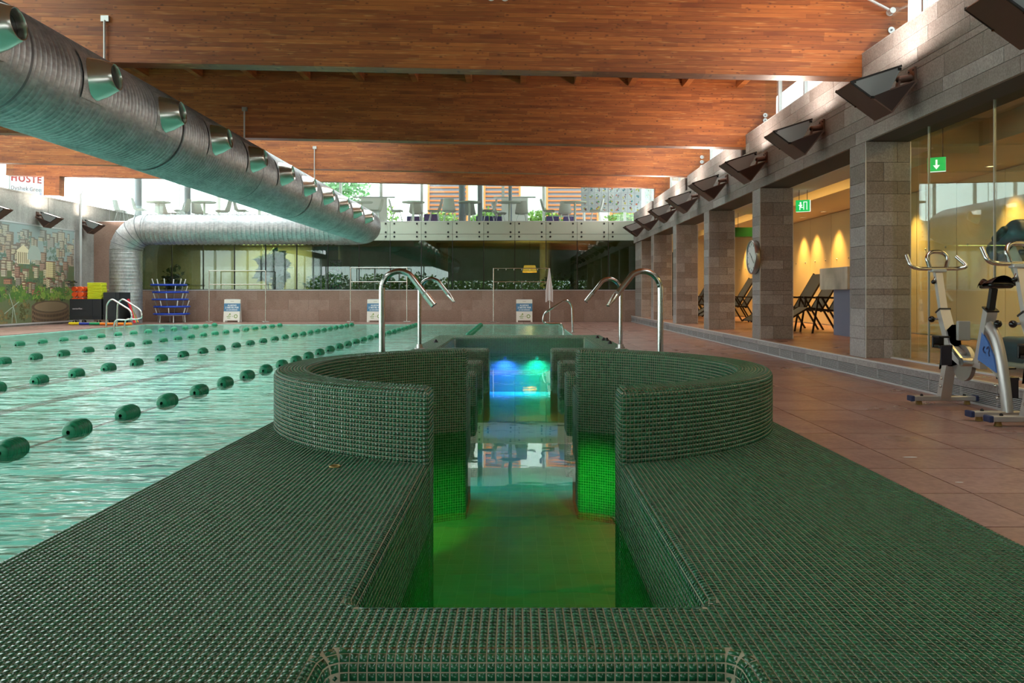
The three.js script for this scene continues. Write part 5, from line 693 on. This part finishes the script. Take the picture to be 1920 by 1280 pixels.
  obj('bottle_holder', [rbx(0.09, 0.14, 0.03, 0.006, 0.02, 0.56, -0.13)], S({ color: '#9a9a98', roughness: 0.3 }), o);
  obj('flywheel', [new THREE.CylinderGeometry(0.13, 0.13, 0.03, 36).rotateZ(Math.PI / 2).translate(0.02, 0.33, -0.12)], M.brushed, o);
  dup(o, [3.15, 0, -4.7], 0, 'silver indoor cycle standing behind the first one, mostly cut off by the picture edge');
  o.userData.group = 'indoor cycles';
}
// ---------------------------------------------------------------- gym behind the glass
{
  const g = structureGroup('window_5', 'floor to ceiling glass front of the gym'); const GX = 3.75;
  for (let d = 8.5, k = 0; d > -1; d -= 1.03, k++) { obj('pane', span(GX, GX + 0.01, FL + 0.012, 2.4, -d + 0.004, -d + 1.026), M.pane, g); obj('joint', span(GX - 0.004, GX + 0.014, FL + 0.012, 2.4, -d - 0.004, -d + 0.004), M.alu, g); }
  obj('bottom_rail', [span(GX - 0.02, GX + 0.03, FL, FL + 0.014, 0.5, -8.5)], M.trimLight, g); obj('top_rail', [span(GX - 0.02, GX + 0.03, 2.385, 2.42, 0.5, -8.5)], M.dark, g);
  const w = structureGroup('wall_right', 'gym partition walls'); obj('partition', [span(GX + 0.2, 6.5, FL, 2.78, -9.0, -9.12)], M.pane, w);
  obj('dado', [span(6.40, 6.455, FL, 0.95, 3, -9)], S({ color: '#6a5d50', roughness: 0.7 }), w); obj('side_wall', [span(3.6, 6.6, FL, 2.8, 3.2, 3.4)], M.plaster, w);
  const t = thing('treadmill', 'dark blue treadmill behind the gym glass', 'treadmill', [4.55, FL, -6.6]); const tb = S({ color: '#223a52', roughness: 0.35 }), gm = S({ color: '#a8a496', metalness: 0.3, roughness: 0.45 });
  obj('deck', [rbx(0.78, 0.16, 1.75, 0.03, 0, 0.1, 0.5)], gm, t); obj('belt', [bx(0.5, 0.01, 1.5, 0, 0.186, 0.5)], M.black, t); for (const s of [-1, 1]) { obj('side_rail', [rbx(0.1, 0.02, 1.6, 0.006, s * 0.32, 0.19, 0.5)], M.alu, t); obj('upright', [bar([s * 0.36, 0.1, 0.35], [s * 0.38, 1.02, -0.28], 0.06, 0.16)], gm, t); obj('handrail', [bent([[s * 0.38, 1.0, -0.26], [s * 0.38, 0.98, 0.25], [s * 0.38, 0.9, 0.32]], 0.025, 0.05)], tb, t); }
  obj('motor_cover', [rbx(0.8, 0.26, 0.5, 0.09, 0, 0.15, -0.3, 4)], tb, t);
  const con = obj('console', [rbx(0.95, 0.2, 0.5, 0.09, 0, 0, 0, 4)], tb, t); con.position.set(0, 1.1, -0.35); con.rotation.x = -0.5; obj('screen', [rbx(0.5, 0.012, 0.28, 0.004, 0, 0.105, 0.02)], M.blackGloss, con); obj('cup_tray', [rbx(0.2, 0.06, 0.2, 0.03, -0.42, 0.02, 0.08)], M.dark, con);
}
// ---------------------------------------------------------------- arcade things and lamps
{
  const l0 = thing('reclining_chair', 'dark sling reclining chair on the arcade floor', 'chair', [0, 0, 0], 0, 'arcade reclining chairs'), fr = S({ color: '#2c2420', metalness: 0.3, roughness: 0.5 }), sl = S({ color: '#4b5157', roughness: 0.85 });
  const slat = (a, b, w, t) => bar([(a[0]), a[1], 0], [b[0], b[1], 0], w, t);
  obj('backrest', [bar([0.12, 0.36, 0], [0.5, 1.02, 0], 0.5, 0.02)], sl, l0); obj('seat', [bar([0.14, 0.36, 0], [-0.4, 0.42, 0], 0.5, 0.02)], sl, l0); obj('leg_rest', [bar([-0.4, 0.42, 0], [-0.85, 0.16, 0], 0.48, 0.02)], sl, l0);
  for (const s of [-1, 1]) { obj('side_frame', [bar([0.1, 0.34, s * 0.26], [0.52, 1.04, s * 0.26], 0.025, 0.03), bar([0.14, 0.36, s * 0.26], [-0.42, 0.42, s * 0.26], 0.025, 0.03), bar([-0.42, 0.42, s * 0.26], [-0.87, 0.15, s * 0.26], 0.02, 0.03)], fr, l0); obj('armrest', [bar([-0.3, 0.6, s * 0.29], [0.36, 0.58, s * 0.29], 0.045, 0.025)], fr, l0); obj('front_leg', [bar([-0.26, 0.6, s * 0.29], [-0.36, 0, s * 0.29], 0.025, 0.03)], fr, l0); obj('rear_leg', [bar([0.02, 0.58, s * 0.29], [0.36, 0, s * 0.29], 0.025, 0.03)], fr, l0); } void slat;
  const bays = [[5.2, 13.7], [5.15, 14.42], [5.1, 15.14], [5.0, 18.5], [5.0, 19.2], [4.9, 22.3], [4.9, 23.0]];
  bays.forEach(([x, d], i) => { const lab = 'dark sling reclining chair in the arcade bay ' + (i < 3 ? 'between the gym column and the clock column' : i < 5 ? 'just beyond the clock column' : 'near the far wall'); if (i) dup(l0, [x, FL, -d], 0.06 * (i % 3 - 1), lab); else { l0.position.set(x, FL, -d); l0.userData.label = lab; } });
  const dk = thing('reception_desk', 'reception desk with pale stone counter block on blue grey base', 'desk', [5.36, FL, -12.6]); obj('base', [bx(0.66, 0.72, 0.8, 0, 0.36, 0)], S({ color: '#77809a', roughness: 0.5 }), dk); obj('plinth', [bx(0.6, 0.06, 0.74, 0.05, 0.03, 0)], S({ color: '#3a4878', roughness: 0.5 }), dk); obj('counter_block', [bx(0.95, 0.34, 1.1, -0.02, 0.89, 0)], S({ map: scaled(texture(256, 256, (u, v) => { const a = fbm(u, v, 5, 4, 4, 66), q = 176 + (a - 0.5) * 90; return [q, q * 0.99, q * 0.95]; }), 1, 1), roughness: 0.35 }), dk);
  // exit signs
  const ex = (p, arrow, label, s = 1) => { const o = thing('exit_sign', label, 'sign', p, 0); const face = canvasTex(128, 96, (c, W, H) => { c.fillStyle = '#1fae52'; c.fillRect(0, 0, W, H); c.fillStyle = '#f4fff4'; if (arrow) { c.fillRect(56, 16, 14, 44); c.beginPath(); c.moveTo(38, 54); c.lineTo(63, 84); c.lineTo(88, 54); c.fill(); } else { c.fillRect(70, 14, 34, 68); c.fillStyle = '#1fae52'; c.fillRect(76, 20, 22, 62); c.fillStyle = '#f4fff4'; c.beginPath(); c.arc(44, 24, 8, 0, 7); c.fill(); c.fillRect(36, 34, 16, 26); c.fillRect(26, 40, 34, 7); c.fillRect(34, 58, 8, 24); c.fillRect(48, 58, 18, 7); } }); const fm = S({ map: face, emissive: '#ffffff', emissiveMap: face, emissiveIntensity: 0.7, roughness: 0.4 }), lit = M.glow('#dfeedd', 0.8); const b = obj('light_box', [new THREE.BoxGeometry(0.2 * s, 0.17 * s, 0.07)], [lit, lit, lit, lit, fm, lit], o); b.rotation.y = -0.5; for (const x of [-0.06, 0.06]) obj('hanger', [cyl([x, 0.085 * s, 0], [x, 0.085 * s + 0.3, 0], 0.004)], M.dark, o); };
  ex([4.19, 2.13, -12.0], false, 'green running man exit sign hanging over the reclining chairs'); ex([4.1, 2.1, -8.0], true, 'green arrow exit sign hanging behind the gym glass', 0.8); ex([4.2, 1.95, -17.2], false, 'green exit sign hanging beyond the clock column');
  { const o = thing('hanging_sign', 'plain green hanging board beyond the clock column', 'sign', [4.35, 2.0, -15.4]); obj('board', [bx(0.6, 0.17, 0.25)], S({ color: '#15803c', roughness: 0.5 }), o); for (const x of [-0.2, 0.2]) obj('wire', [cyl([x, 0.08, 0], [x, 0.78, 0], 0.004)], M.dark, o); }
  for (const d of [16.4, 17.6, 18.4, 20.0, 21.6, 23.0, 14.8, 13.2, 10.6, 7.6, 6.4]) { const o = thing('ceiling_downlight', 'warm recessed downlight washing the panelled arcade wall', 'lamp', [6.15, 2.5, -d], 0, 'arcade downlights'); obj('ring', [new THREE.TorusGeometry(0.06, 0.012, 8, 28).rotateX(Math.PI / 2)], M.alu, o); obj('lens', [new THREE.CylinderGeometry(0.055, 0.055, 0.008, 24).translate(0, 0.002, 0)], M.glow('#ffd48a', 6), o); const l = new THREE.SpotLight('#ffc56a', POWER.lobby, 0, 0.62, 0.8); l.position.set(0, -0.02, 0); l.target.position.set(0.16, -1.5, 0); l.castShadow = true; l.shadow.radius = 2; o.add(l); o.add(l.target); }
  for (const [x, d, wd, c, p] of [[4.6, 14, 3, '#ffc468', 4], [4.6, 18.6, 3, '#ffc468', 4], [4.6, 22, 2, '#ffc468', 4], [4.9, 6, 3, '#ffd48a', 3.2], [4.9, 2.5, 2, '#ffd48a', 3.2]]) { const o = thing('ceiling_panel_lamp', 'flat warm ceiling lamp panel of the arcade', 'lamp', [x, 2.77, -d], 0, 'arcade panel lamps'); obj('frame', [bx(0.34, 0.02, wd + 0.04, 0, 0, 0)], M.white, o); obj('diffuser', [bx(0.3, 0.008, wd, 0, -0.012, 0)], M.glow(c, 1.6), o); const l = new THREE.RectAreaLight(c, p * POWER.gym / 8, 0.3, wd); l.rotation.x = -Math.PI / 2; l.position.y = -0.025; o.add(l); }
}
renderer.render(scene, camera);
